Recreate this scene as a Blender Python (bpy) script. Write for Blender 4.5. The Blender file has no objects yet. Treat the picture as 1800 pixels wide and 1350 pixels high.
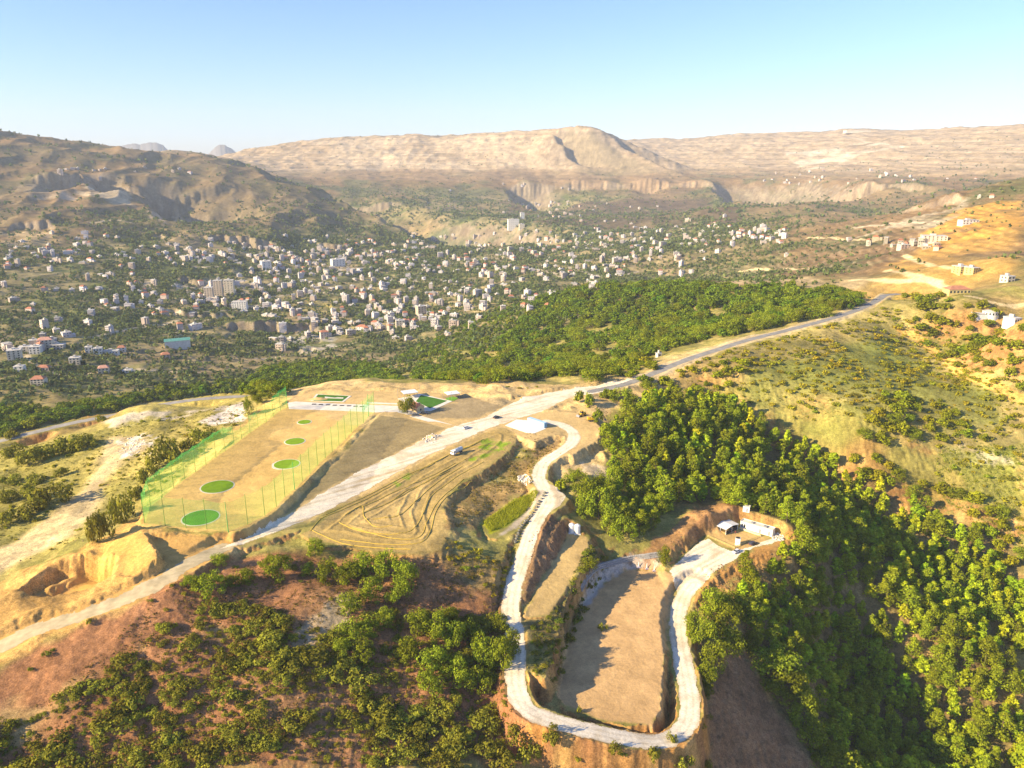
import bpy, bmesh, math, random
import numpy as np
from mathutils import Vector, Matrix
R = math.radians
rng = np.random.default_rng(7)
random.seed(7)
SC = bpy.context.scene
COL = SC.collection

# ------------------------------------------------------------------ camera
CAM_Z = 150.0; PITCH = R(16.4); F = 1373.0
cd = bpy.data.cameras.new("drone_camera"); cam = bpy.data.objects.new("drone_camera", cd); COL.objects.link(cam)
cd.sensor_width = 36.0; cd.lens = 36.0 * F / 1800.0; cd.clip_start = 1.0; cd.clip_end = 60000.0
cam.location = (0, 0, CAM_Z); cam.rotation_euler = (R(90) - PITCH, 0, 0)
SC.camera = cam
# ------------------------------------------------------------------ light
SUN_EL = R(24.0); SHADOW_AZ = R(21.0)            # shadows run to +x and a little to +y
w = bpy.data.worlds.new("World"); SC.world = w; w.use_nodes = True
nt = w.node_tree; bg = nt.nodes["Background"]
sky = nt.nodes.new("ShaderNodeTexSky"); sky.sky_type = 'NISHITA'; sky.sun_disc = False
sx, sy = -math.cos(SHADOW_AZ), -math.sin(SHADOW_AZ)
sky.sun_elevation = SUN_EL; sky.sun_rotation = math.atan2(sx, sy)
sky.altitude = 900; sky.air_density = 1.0; sky.dust_density = 0.5; sky.ozone_density = 6.0
bg.inputs[1].default_value = 0.10
tint = nt.nodes.new("ShaderNodeMix"); tint.data_type = 'RGBA'; tint.blend_type = 'MULTIPLY'; tint.inputs[0].default_value = 1; tint.inputs[7].default_value = (1.05, .95, 1.03, 1)
nt.links.new(sky.outputs[0], tint.inputs[6]); nt.links.new(tint.outputs[2], bg.inputs[0])
sd = bpy.data.lights.new("sun", 'SUN'); sun = bpy.data.objects.new("sun", sd); COL.objects.link(sun)
sd.energy = 5.0; sd.angle = R(0.5); sd.color = (1.0, 0.81, 0.50)
sun.rotation_euler = Vector((math.cos(SHADOW_AZ) * math.cos(SUN_EL), math.sin(SHADOW_AZ) * math.cos(SUN_EL), -math.sin(SUN_EL))).to_track_quat('-Z', 'Y').to_euler()
vs = SC.view_settings; vs.view_transform = 'Standard'; vs.look = 'None'; vs.exposure = 1.28; vs.gamma = 1.0; vs.use_curve_mapping = False
SC.cycles.max_bounces = 5; SC.cycles.diffuse_bounces = 2; SC.cycles.glossy_bounces = 2; SC.cycles.transparent_max_bounces = 16
SC.cycles.volume_bounces = 0; SC.cycles.use_denoising = True

# ------------------------------------------------------------------ helpers: photograph bearings to world
CP, SP = math.cos(PITCH), math.sin(PITCH)
def ray(u, v):
    a = (u - 900.0) / F; b = -(v - 675.0) / F
    dx, dy, dz = a, CP + b * SP, -SP + b * CP
    return math.atan2(dx, dy), -dz / math.hypot(dx, dy)          # azimuth, fall per metre
def rz(u, v, z):
    az, t = ray(u, v); return az, (CAM_Z - z) / t, z
def rr(u, v, r):
    az, t = ray(u, v); return az, r, CAM_Z - r * t
def px(x, y, z):
    dy, dz = y * CP - (z - CAM_Z) * SP, y * SP + (z - CAM_Z) * CP
    dy = np.maximum(dy, 1e-3)
    return 900 + F * x / dy, 675 - F * dz / dy

# ------------------------------------------------------------------ noise
def _h(i, j, s):
    n = (i * 374761393 + j * 668265263 + s * 974711) & 0xFFFFFFFF
    n = ((n ^ (n >> 13)) * 1274126177) & 0xFFFFFFFF
    return n ^ (n >> 16)
def noise(x, y, s=0):
    xi = np.floor(x).astype(np.int64); yi = np.floor(y).astype(np.int64)
    fx = x - xi; fy = y - yi
    ux = fx * fx * fx * (fx * (fx * 6 - 15) + 10); uy = fy * fy * fy * (fy * (fy * 6 - 15) + 10)
    def g(i, j, dx, dy):
        a = (_h(i, j, s) & 1023).astype(np.float32) * (2 * math.pi / 1024)
        return np.cos(a) * dx + np.sin(a) * dy
    n0 = g(xi, yi, fx, fy); n1 = g(xi + 1, yi, fx - 1, fy)
    n2 = g(xi, yi + 1, fx, fy - 1); n3 = g(xi + 1, yi + 1, fx - 1, fy - 1)
    a = n0 + ux * (n1 - n0); b = n2 + ux * (n3 - n2)
    return (a + uy * (b - a)) * 1.45
def fbm(x, y, lam, octv=4, s=0, gain=0.5):
    t = 0.0; a = 1.0
    for k in range(octv):
        t = t + a * noise(x / lam, y / lam, s + 17 * k); lam *= 0.5; a *= gain
    return t
def sstep(a, b, x):
    t = np.clip((x - a) / (b - a), 0, 1); return t * t * (3 - 2 * t)

# ------------------------------------------------------------------ terrain: control points (bearing in the photograph + height or distance)
ZC = """255,925,0 330,930,0 400,940,-.5 500,880,0 600,785,0 655,722,.3 505,712,.3 400,790,0 300,865,0 450,750,0
420,955,-3.4 480,915,-3 560,880,-2.2 650,820,-1 720,770,0 800,745,.3 700,720,.5 740,700,.5 850,715,.5 950,700,1 900,730,0 940,748,0
560,940,-5 650,960,-6 770,970,-7 790,930,-6 700,880,-4 800,830,-3 880,770,-1
600,684,1.5 560,688,1.5 700,681,1.5 800,678,1.5 900,676,2 1000,680,2 1060,690,2 1190,640,8 1300,600,14 1440,565,20 1540,530,24 1570,518,25
1300,650,9 1420,610,15 1520,580,18 1500,640,8 1400,680,1 1500,750,-12 1600,700,-3 1650,620,2 1700,650,1 1800,640,1 1780,750,-14 1650,820,-30 1750,820,-28 1800,860,-36
1050,740,-2 1080,800,-8 1050,850,-11 1150,850,-17 1250,870,-20 1350,900,-26 1412,960,-29 1392,1000,-34 1425,1015,-43 1200,780,-12 1200,720,-6 1150,720,-3 1120,700,-1 1250,690,-3
1300,735,-14 1300,800,-22 1400,850,-36 1350,760,-19 1420,790,-28 1450,850,-42 1550,920,-54 1650,970,-62 1750,1010,-66
1500,950,-46 1550,1030,-56 1650,1120,-68 1750,1200,-80 1430,1080,-56 1520,1200,-84 1600,1330,-100
1310,1030,-34 1340,1060,-41 1400,1150,-56 1450,1250,-72 1490,1330,-80 1280,1130,-42 1320,1230,-54 1400,1340,-68 1250,1250,-46
1650,860,-40 1790,950,-56 1790,1100,-72 1790,1250,-88 1700,1330,-98 1720,900,-46
880,900,-11 900,860,-9 1000,900,-13 1060,1000,-27 1050,940,-20 1100,930,-20 1150,940,-22 1010,930,-15 960,1000,-18
350,1010,-4 400,1100,-9 300,1200,-15 100,1250,-16 0,1340,-22 300,1340,-25 500,1040,-8 600,1150,-17 600,1050,-11 700,1000,-10 700,1100,-17 500,1200,-17 600,1340,-30 800,1050,-16 800,1200,-27 850,1100,-21 850,1340,-36 1000,1340,-41 1150,1340,-44 1300,1340,-58 500,980,-6 600,1000,-9 850,1000,-13
0,775,-22 100,750,-19 200,730,-16 300,712,-13 430,695,-10 0,850,-19 100,850,-15 150,800,-14 250,800,-9 200,900,-9 300,770,-7 400,740,-6 330,735,-9
0,950,-14 100,960,-9 0,1050,-9 150,920,-8 0,1100,-8 200,1060,-5 100,1130,-8 0,1180,-11 235,935,2 262,975,2.5 280,1005,1.5 200,960,-2 150,980,-3 80,1020,-4.5 20,1065,-6 320,980,-1 180,1000,-5"""
RC = """0,234,3600 60,243,3600 130,251,3650 200,264,3700 300,276,3800 400,281,4000
0,300,3100 0,330,2900 0,360,2650 0,400,2300 0,430,2150 0,460,1950 0,500,1700 0,560,1380 0,610,1190 0,650,1050 0,690,920
150,300,3150 150,330,2900 150,362,2650 150,400,2300 150,450,1980 150,500,1700 150,560,1380 150,620,1130 150,670,980
300,295,3300 300,330,3000 300,365,2700 300,400,2380 300,450,2030 300,500,1720 300,560,1400 300,620,1150 300,655,1020
400,285,3700 480,310,3450 560,345,3150 650,388,2900 450,340,3000 450,390,2500 560,385,2750 560,430,2350 450,450,2080 450,500,1750 450,560,1420 450,620,1160
430,268,5600 520,251,5600 600,243,5700 660,242,5700 720,236,5700 780,243,5600 830,236,5500 880,236,5350 940,232,5200 1000,229,5000 1040,234,4950 1075,260,4850 1115,277,4750 1180,303,4550 1210,316,4450
420,285,4900 500,300,4700 560,322,4300 600,345,3950 650,362,3650 560,275,5150 700,268,5100 700,290,4850 850,270,5000 940,250,5050 850,300,4700 960,280,4800 960,300,4700 1020,260,4850 1060,290,4720 1100,300,4650
700,320,4350 850,320,4400 1000,318,4400 1150,318,4380 1240,322,4300 700,345,3950 850,345,4150 1000,345,4180 1150,345,4150 1240,348,4100 1290,372,3900
700,380,3150 850,380,3250 1000,380,3350 1150,380,3300 700,400,2800 850,400,2850 1000,405,2800 1150,405,2800 700,430,2430 850,430,2450 1000,430,2430 1150,430,2300
600,460,2100 750,460,2110 900,460,2050 1050,460,1850 600,500,1750 750,500,1740 900,500,1600 600,550,1440 750,550,1400 850,540,1330 600,600,1220 700,600,1180 700,630,1040
1130,246,7600 1200,246,7500 1300,237,7400 1440,232,7000 1500,229,6900 1600,231,6800 1700,225,6500 1800,225,6000
1200,290,6000 1300,290,5600 1400,285,5600 1500,270,5600 1600,270,5400 1700,270,5200 1800,260,5000 1300,312,4900 1450,305,4600 1600,300,4300 1700,300,4200 1800,285,4200
1350,330,4100 1450,326,3700 1550,328,3500 1640,332,3300 1450,345,3400 1550,348,3300 1350,350,3600 1700,326,3400
1250,372,3000 1400,362,3000 1300,395,2400 1200,420,2250 1300,420,1950 1400,400,2000 1480,375,2500
1540,385,1750 1590,372,1680 1640,360,1650 1720,330,1700 1800,315,1700 1700,390,1350 1800,400,1150 1600,420,1350 1700,445,1050 1800,455,920 1600,490,900 1700,480,900 1780,500,800 1700,540,720 1800,560,650 1640,520,770
1500,440,1350 1450,480,1100 1350,490,1150 1350,450,1500 1500,490,950 1520,410,1550
1050,502,1150 1150,505,1060 1250,500,1000 1400,505,900 1500,518,790 1000,560,950 900,600,900 1000,620,750 1100,600,740 1200,570,780 1300,560,760 850,650,780 920,665,680 750,640,900 800,600,1030 880,550,1250 960,520,1250 1100,640,600 1400,545,760"""
HC = """700,545,-6 700,620,-32 900,545,-6 900,610,-30 500,545,-7 500,620,-38 500,800,-100 300,560,-22 300,640,-48 100,560,-28 0,560,-30 0,700,-70 200,700,-68 350,800,-100
600,560,-7 1000,560,-8 1000,640,-25 600,720,-70 750,760,-68
480,4000,0 560,3700,-60 650,3250,-115 900,9500,0 200,9500,0 1500,9500,150 0,5200,120 300,5200,60 200,6500,0 1000,6000,200 700,6800,150 1150,5600,60 1250,5200,20
1500,2700,-50 1600,2300,-20 1700,2400,0 1800,2300,30 1600,820,2 1570,780,16 1660,680,6 1200,1600,-85 1300,1400,-60 1000,1350,-90 1100,1500,-95
900,110,-75 0,110,-60 1800,110,-140 400,110,-60 1350,110,-110 900,60,-90 0,60,-80 1800,60,-150"""
def _parse(s): return [tuple(float(a) for a in q.split(',')) for q in s.split()]
cps = []
for u, v, z in _parse(ZC): cps.append((u, rz(u, v, z)))
for u, v, r in _parse(RC): cps.append((u, rr(u, v, r)))
for u, r, z in _parse(HC): cps.append((u, (ray(u, 330)[0], r, z)))
pts = []
for u, (a, r, z) in cps:
    pts.append((a, math.log(r), z))
    if u <= 100: pts.append((a - R(9), math.log(r), z)); pts.append((a - R(28), math.log(r), z))
    if u >= 1700: pts.append((a + R(9), math.log(r), z)); pts.append((a + R(28), math.log(r), z))
pts = np.array(pts)
def rbf_fit(P, Z, c=0.02, lam=1e-4):
    d = np.sqrt(((P[:, None] - P[None]) ** 2).sum(-1) + c * c)
    n = len(P); A = np.zeros((n + 3, n + 3)); A[:n, :n] = d - lam * np.eye(n) * -1
    A[:n, n] = 1; A[:n, n + 1:] = P; A[n:, :n] = A[:n, n:].T
    return np.linalg.solve(A, np.concatenate([Z, np.zeros(3)]))
def rbf_eval(P, W, X, Y, c=0.02):
    out = np.full(X.shape, W[len(P)]) + W[len(P) + 1] * X + W[len(P) + 2] * Y
    for k in range(len(P)):
        out += W[k] * np.sqrt((X - P[k, 0]) ** 2 + (Y - P[k, 1]) ** 2 + c * c)
    return out
AZ = np.concatenate([np.linspace(R(-70), R(-36.2), 70, endpoint=False), np.arange(R(-36.2), R(36.2), R(0.085)), np.linspace(R(36.2), R(70), 70)])
LR = np.concatenate([np.arange(math.log(60), math.log(165), 0.012), np.arange(math.log(165), math.log(900), 0.0017), np.arange(math.log(900), math.log(9500), 0.003)])
RR = np.exp(LR); NA, NR = len(AZ), len(LR)
_ca = np.linspace(AZ[0], AZ[-1], 360); _cl = np.linspace(LR[0], LR[-1], 640)
W_ = rbf_fit(pts[:, :2], pts[:, 2])
Hc = rbf_eval(pts[:, :2], W_, *np.meshgrid(_ca, _cl))
def bil(Hg, xa, ya, X, Y):
    i = np.clip(np.searchsorted(xa, X) - 1, 0, len(xa) - 2); j = np.clip(np.searchsorted(ya, Y) - 1, 0, len(ya) - 2)
    fx = np.clip((X - xa[i]) / (xa[i + 1] - xa[i]), 0, 1); fy = np.clip((Y - ya[j]) / (ya[j + 1] - ya[j]), 0, 1)
    return (Hg[j, i] * (1 - fx) + Hg[j, i + 1] * fx) * (1 - fy) + (Hg[j + 1, i] * (1 - fx) + Hg[j + 1, i + 1] * fx) * fy
GA, GL = np.meshgrid(AZ, LR)                       # rows: distance, columns: bearing
H = bil(Hc, _ca, _cl, GA, GL)
GR = np.exp(GL); GX = GR * np.sin(GA); GY = GR * np.cos(GA)

def ground(x, y, Hg=None):
    x = np.asarray(x, float); y = np.asarray(y, float)
    return bil(H if Hg is None else Hg, AZ, LR, np.arctan2(x, y), np.log(np.hypot(x, y)))
def W(u, v, rmin=150):
    """the world point of the ground seen at bearing (u, v)"""
    az, t = ray(u, v)
    col = bil(H, AZ, LR, np.full(NR, az), LR)
    d = (CAM_Z - RR * t) - col
    ok = np.where((d <= 0) & (RR > rmin))[0]
    if len(ok) == 0: k = NR - 1; r = RR[k]
    else:
        k = ok[0]; f = d[k - 1] / (d[k - 1] - d[k]) if k > 0 and d[k - 1] > 0 else 1.0
        r = RR[k - 1] + f * (RR[k] - RR[k - 1]) if k > 0 else RR[0]
    x, y = r * math.sin(az), r * math.cos(az)
    return x, y, float(ground(x, y))
def visible_mask():
    s = (H - CAM_Z) / GR
    m = np.maximum.accumulate(s, axis=0)
    return s >= m - 0.004

# ------------------------------------------------------------------ features cut into the terrain
FLAT = np.zeros(H.shape, np.float32)               # 1 where the ground has been graded
def seg_dist(X, Y, P, closed):
    best = np.full(X.shape, 1e9); par = np.zeros(X.shape)
    n = len(P); inside = np.zeros(X.shape, bool)
    for k in range(n if closed else n - 1):
        x0, y0 = P[k]; x1, y1 = P[(k + 1) % n]; dx, dy = x1 - x0, y1 - y0
        t = np.clip(((X - x0) * dx + (Y - y0) * dy) / (dx * dx + dy * dy + 1e-9), 0, 1)
        d = np.hypot(X - x0 - t * dx, Y - y0 - t * dy)
        m = d < best; best[m] = d[m]; par[m] = (k + t)[m]
        if closed:
            c = ((y0 > Y) != (y1 > Y))
            xx = x0 + (Y - y0) * dx / (dy if abs(dy) > 1e-12 else 1e-12)
            inside ^= c & (X < xx)
    return best, par, inside
def window(P, pad):
    P = np.asarray(P); a = np.arctan2(P[:, 0], P[:, 1]); r = np.hypot(P[:, 0], P[:, 1])
    pa = pad / r.min()
    i0, i1 = np.searchsorted(AZ, a.min() - pa), np.searchsorted(AZ, a.max() + pa)
    j0, j1 = np.searchsorted(RR, max(61, r.min() - pad)), np.searchsorted(RR, r.max() + pad)
    return (slice(max(j0, 0), min(j1 + 1, NR)), slice(max(i0, 0), min(i1 + 1, NA)))
def to_xy(a, r): return r * math.sin(a), r * math.cos(a)
def smooth_line(P, n=8):
    P = [np.array(p, float) for p in P]; out = []
    Q = [2 * P[0] - P[1]] + P + [2 * P[-1] - P[-2]]
    for k in range(1, len(Q) - 2):
        for t in np.linspace(0, 1, n, endpoint=False):
            a, b, c, d = Q[k - 1], Q[k], Q[k + 1], Q[k + 2]
            out.append(0.5 * (2 * b + (c - a) * t + (2 * a - 5 * b + 4 * c - d) * t * t + (3 * b - a - 3 * c + d) * t ** 3))
    out.append(P[-1]); return np.array(out)
def pad(s, bank=4.0, flat=1.0, rough=0.6):
    q = _parse(s); P = []; Z = []
    for u, v, z in q:
        a, r, _ = rz(u, v, z); P.append(to_xy(a, r)); Z.append(z)
    P = np.array(P); Z = np.array(Z)
    sl = window(P, bank + 4); X, Y = GX[sl], GY[sl]
    wob = rough * noise(X / 5.0, Y / 5.0, 5) + rough * 0.5 * noise(X / 1.7, Y / 1.7, 6)
    d, _, ins = seg_dist(X, Y, P, True); d = np.where(ins, 0, np.maximum(d + wob, 0))
    sc = 1.0 / max(np.ptp(P[:, 0]), np.ptp(P[:, 1])); c0 = P.mean(0)
    Wt = rbf_fit((P - c0) * sc, Z, c=0.1, lam=1e-3); zz = rbf_eval((P - c0) * sc, Wt, (X - c0[0]) * sc, (Y - c0[1]) * sc, c=0.1)
    zz = np.clip(zz, Z.min() - 0.3, Z.max() + 0.3)
    k = 1 - sstep(0, bank, d)
    H[sl] = H[sl] * (1 - k) + zz * k
    FLAT[sl] = np.maximum(FLAT[sl], flat * (1 - sstep(0, 1.0, d)))
def bed(s, width, bank=4.0, rough=0.5):
    q = smooth_line([(*to_xy(*rz(u, v, z)[:2]), z) for u, v, z in _parse(s)])
    P = q[:, :2]; sl = window(P, width + bank + 4); X, Y = GX[sl], GY[sl]
    d, t, _ = seg_dist(X, Y, P, False)
    d = d + rough * noise(X / 4.0, Y / 4.0, 9)
    zz = np.interp(t, np.arange(len(q)), q[:, 2])
    k = 1 - sstep(width / 2 + 0.8, width / 2 + 0.8 + bank, d)
    H[sl] = H[sl] * (1 - k) + zz * k
    FLAT[sl] = np.maximum(FLAT[sl], 1 - sstep(width / 2 + .3, width / 2 + 1.5, d))
    return q
def bump(u, v, z, h, rx, ry=None, rot=0.0):
    x, y = to_xy(*rz(u, v, z)[:2]); ry = ry or rx
    sl = window([(x - 1, y - 1), (x + 1, y + 1)], 2.4 * max(rx, ry)); X, Y = GX[sl] - x, GY[sl] - y
    c, s = math.cos(rot), math.sin(rot); A, B = (X * c + Y * s) / rx, (-X * s + Y * c) / ry
    H[sl] += h * np.exp(-(A * A + B * B) * 1.5) * (1 + 0.35 * noise(X / (0.5 * rx), Y / (0.5 * rx), int(u)))

# lower side first, upper later, roads last
pad("922,1100,-22.5 955,1092,-22.8 982,1080,-23.5 985,1105,-24.3 968,1158,-24.6 956,1196,-25.6 930,1170,-24.5", 3.5, flat=.2)
pad("1036,965,-18.6 1052,962,-20 1040,1010,-21.8 1012,1062,-23.3 996,1078,-23.4 1000,1060,-22 1022,1005,-20.4", 3.5, flat=.2)
pad("1105,1000,-30.5 1150,1005,-30.2 1185,1015,-29.6 1180,1060,-30.8 1172,1100,-31.6 1166,1150,-32.4 1163,1200,-33.2 1160,1250,-33.8 1145,1272,-34.2 1110,1276,-34.4 1050,1266,-34.2 1005,1250,-33.8 985,1230,-33.4 990,1180,-33 1002,1110,-32.4 1020,1070,-32 1055,1030,-31.4", 3.5)
pad("1000,936,-18 1032,942,-18.3 1034,962,-18.8 1008,1010,-20.3 985,1052,-21.4 965,1082,-22.3 922,1086,-22 925,1075,-21.6 948,1030,-20.4 975,985,-19.2", 4.0)
pad("1172,1003,-28.6 1200,976,-27.2 1232,948,-26.3 1258,938,-26 1285,926,-25.6 1300,919,-25.4 1340,930,-25.6 1385,950,-25.8 1388,968,-26 1350,962,-26 1320,966,-26.2 1285,988,-27.2 1245,1018,-29 1222,1036,-30 1200,1052,-31 1186,1034,-29.8", 4.5)
pad("846,925,-11 870,906,-10.8 905,882,-10.5 935,860,-10 952,868,-10 944,890,-10.8 915,925,-11.6 885,948,-12 860,946,-11.6", 6.0)
pad("528,938,-3.8 555,909,-3.4 600,886,-3 650,860,-2.5 745,806,-1 860,755,0 880,748,0 906,758,-.3 908,775,-.7 885,800,-1.5 850,826,-2.5 815,847,-3.2 785,872,-4 776,898,-4.6 792,935,-5.5 772,966,-6 720,972,-6 640,966,-5.8 600,957,-5.5 565,962,-5.4", 5.0, flat=.6)
pad("445,937,-3.2 482,912,-3 520,880,-2.7 560,840,-2 606,797,-.4 640,757,0 668,728,.2 700,720,.3 720,735,.3 790,750,.2 720,790,-.7 620,832,-2 560,868,-2.4", 4.0)
pad("378,968,-3.7 440,937,-3.2 482,913,-3 560,868,-2.4 620,833,-2 690,800,-1 735,775,-.4 785,752,.1 850,733,.3 905,704,.6 960,690,1 1050,678,1.8 1100,668,2.4 1100,684,2.4 1010,698,1.4 955,722,.6 905,738,.2 860,754,0 745,806,-1 650,860,-2.5 600,886,-2.9 555,909,-3.3 520,935,-3.6 430,962,-3.7", 3.0)
pad("868,742,0 900,730,.2 960,724,.4 1000,724,.4 1040,730,.2 1055,750,-.5 1050,775,-1.5 1020,790,-2.2 1005,800,-2.6 1000,765,-1 972,764,-.3 940,778,-.4 915,768,-.3", 3.5)
pad("505,706,.3 540,690,.6 640,688,.8 760,690,.8 830,697,.6 880,715,.4 850,733,.3 785,752,.2 720,735,.3 690,722,.3 660,728,.2 600,724,.2 506,718,.2", 4.0)
pad("248,922,0 330,930,0 405,938,0 440,925,0 470,909,0 490,893,0 520,863,0 560,821,0 600,785,0 632,752,0 662,726,.1 655,708,.3 520,702,.3 500,710,.2 468,737,0 430,763,0 350,821,0 290,868,0 252,892,0", 2.4, rough=0.35)
pad("300,945,-.3 400,942,-.6 395,958,-1.2 340,985,-1.4 298,1000,-1.2 285,975,-.8 262,950,-.5", 2.5)
pad("238,922,1.5 246,927,2.2 263,955,2.8 279,988,2.6 287,1010,1.2 272,1013,.8 235,1012,-1 200,1000,-2.5 175,985,-3 195,962,-1.5 218,942,0", 2.6, flat=.5)
pad("46,1068,-13.5 72,1048,-13.5 104,1031,-13.4 150,1022,-13 192,1029,-12.4 188,1044,-12.2 142,1058,-12.8 90,1071,-13.4", 4.6)
pad("948,846,-6.6 962,846,-6.8 1000,877,-9 990,890,-9.6 950,915,-10.8 940,900,-10.2", 3.0)
LOOP = bed("962,741,0 990,748,-.3 1008,762,-1 1004,780,-2 980,797,-3 955,815,-4.5 947,838,-6 957,860,-7.5 964,882,-9 950,905,-10.5 932,940,-12.5 918,985,-15.5 903,1030,-18.5 897,1065,-20.5 898,1090,-21.8 904,1110,-22.6 907,1150,-23.8 906,1200,-25.3 920,1240,-26.6 955,1262,-27.8 1030,1283,-30 1110,1300,-32.8 1165,1302,-34.8 1203,1280,-36 1213,1235,-36 1202,1170,-35.6 1192,1110,-35 1199,1055,-33 1226,1018,-30", 7.0, 3.5)
TOPROAD = bed("1040,688,1.6 1100,675,2.4 1150,656,5 1200,635,8.4 1260,615,11.5 1310,599,14.2 1370,584,17 1440,566,20 1490,551,22.3 1525,537,23.8 1545,526,24.6 1556,519,25.1 1578,517,24.8", 8.5, 6.0)
WESTROAD = bed("-120,800,-25 0,775,-22 60,760,-20 130,743,-18 200,730,-16 270,714,-14 340,703,-12 400,698,-10.8 436,697,-10", 9.0, 5.0)
LOWTRACK = bed("-60,1170,-12.5 0,1138,-10.2 60,1108,-8.2 130,1087,-6.6 200,1062,-5 270,1032,-3 310,1006,-1.8 345,985,-1.5 390,964,-3", 9.0, 4.0)
for a in ((762,768,0,1.5,4,2.5,.2),(742,776,0,.8,5,2,.5),
          (870,688,1,3,10,5,.1),(905,700,1,2,14,4,.1),(590,690,1,2.2,14,5,0),(560,702,.5,1.3,6,3,0),(690,684,1,1.6,10,4,0),(830,684,1,1.2,10,4,0),
          (1000,715,1,1.5,4,3,0),(978,722,.5,1.0,2.5,2,0),(1040,712,1,1.2,6,3,0),(1060,765,-1,1.6,3,6,.2),(1062,790,-3,1.6,3,6,.2),
          (128,985,-3,2.6,9,4,.9),(78,1012,-4.5,3.2,11,4,.8),(22,1052,-6,3.0,10,4,.8),(165,1002,-4,2.2,10,5,.2),(240,1030,-3.5,1.2,14,3,.35),(120,1072,-7,1.2,18,3,.35),
          (1240,905,-18,4,10,7,0),(1290,890,-18,2,8,6,0),(440,735,-6,2.0,10,5,.5),(395,722,-8,1.6,14,6,.4),(355,728,-9,.8,9,5,.4)): bump(*a)
# drainage cut along the mound edge, low wall above the lower pad
H0 = H.copy()
# cliffs and rock steps: line of the upper edge, height, reach
def cliff(s, h, L, jag=0.004, wid=0.0035, seed=1):
    q = [rr(u, v, r) for u, v, r in _parse(s)]; q.sort()
    a = np.array([p[0] for p in q]); l = np.log([p[1] for p in q])
    j0 = np.searchsorted(LR, l.min() - 0.25); j1 = np.searchsorted(LR, l.max() + 0.25)
    i0, i1 = np.searchsorted(AZ, a[0]), np.searchsorted(AZ, a[-1])
    sl = (slice(j0, j1), slice(i0, i1)); A, B = GA[sl], GL[sl]
    lc = np.interp(A[0], a, l); Rm = math.exp(l.mean())
    lc = lc + jag * (noise(A[0] * Rm / 45, A[0] * 0 + seed, seed) * 1.2 + noise(A[0] * Rm / 17, A[0] * 0 + seed, seed + 3))
    hw = np.clip(0.55 + 0.9 * noise(A[0] * Rm / 160, A[0] * 0 + 9, seed + 5), 0.12, 1.25)
    end = np.minimum(sstep(0, 0.12, (A[0] - a[0]) / (a[-1] - a[0])), sstep(0, 0.12, (a[-1] - A[0]) / (a[-1] - a[0])))
    d = (B - lc[None]) ; m = d * Rm
    s_ = np.tanh(d / wid)
    H[sl] += 0.5 * h * (hw * end)[None] * s_ * np.exp(-np.abs(m) / L)
cliff("880,320,4330 930,320,4320 1000,320,4330 1080,321,4320 1160,323,4300 1240,322,4280 1290,335,4150", 78, 120, .003, seed=2)
cliff("1270,327,4300 1380,331,4000 1480,331,3560 1560,330,3460 1650,336,3280", 60, 120, .004, seed=3)
cliff("30,322,2930 60,321,2930 120,325,2940 160,330,2950 220,335,2950 300,338,2960 420,345,3020", 56, 110, .003, seed=4)
cliff("570,350,3900 640,353,3800 720,356,3760", 40, 80, .003, seed=5)
cliff("0,408,2320 50,405,2330 100,408,2320", 36, 60, .005, seed=6)
cliff("250,412,2260 300,410,2260 360,409,2270 420,411,2260 470,415,2240 520,420,2200", 34, 60, .008, seed=7)
cliff("550,425,2350 620,432,2300 690,440,2250", 26, 60, .008, seed=8)
cliff("300,492,1760 340,494,1750 400,500,1720 470,497,1730", 24, 40, .008, seed=9)
cliff("380,572,1340 430,570,1350 500,572,1340 560,576,1320 600,580,1300", 24, 40, .01, seed=10)
cliff("420,620,1160 520,616,1170 600,622,1140", 14, 30, .01, seed=11)
cliff("1540,365,1740 1590,362,1700 1640,362,1650 1700,356,1620", 26, 60, .008, seed=12)
cliff("500,535,1520 640,530,1540 760,535,1500", 14, 40, .01, seed=13)
cliff("240,545,1480 330,548,1450 420,552,1430", 12, 40, .01, seed=14)

# spurs: the ground falls away to the right of a line (line, fall, width of the slope in metres, reach)
def spur(s, h, wid, reach, seed=1):
    q = [rr(u, v, r) for u, v, r in _parse(s)]; q.sort(key=lambda p: p[1])
    a = np.array([p[0] for p in q]); l = np.log([p[1] for p in q])
    j0, j1 = np.searchsorted(LR, l[0]), np.searchsorted(LR, l[-1]); sl = (slice(j0, j1), slice(0, NA))
    la = np.interp(LR[j0:j1], l, a)[:, None]; d = (GA[sl] - la) * GR[sl] + 14 * noise(GX[sl] / 90, GY[sl] / 90, seed) + 6 * noise(GX[sl] / 30, GY[sl] / 30, seed + 1)
    t = (LR[j0:j1] - l[0]) / (l[-1] - l[0]); e = (sstep(0, .25, t) * sstep(0, .25, 1 - t))[:, None]
    H[sl] -= h * e * sstep(0, wid, d) * (1 - sstep(wid, reach, d))
    H[sl] += .06 * h * e * np.exp(-np.clip(-d, 0, None) / reach * 2.2) * (d < 0) + .06 * h * e * (d >= 0) * (1 - sstep(0, wid, d))
spur("1215,318,4450 1240,330,4250 1262,345,4050 1285,362,3700 1310,385,3200", 190, 170, 560, 3)
spur("395,270,4100 440,292,3750 480,310,3500 560,345,3200 650,388,2900 690,400,2700 725,414,2520 750,424,2400", 200, 210, 700, 5)
spur("1045,228,5050 1085,250,4900 1130,275,4760 1180,303,4560 1215,316,4440", 70, 170, 700, 7)
spur("955,246,5100 975,265,4920 1000,285,4760 1015,295,4680", 60, 70, 240, 9)
spur("215,325,3050 235,338,2950 265,352,2800 300,366,2600", 75, 70, 420, 11)
spur("225,340,2950 260,365,2620 275,380,2450", 60, 80, 400, 13)
spur("130,318,3050 150,330,2950 160,345,2850", 65, 60, 200, 15)
spur("870,320,4380 885,335,4250 900,352,4000 930,362,3700", 80, 110, 420, 17)
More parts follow.
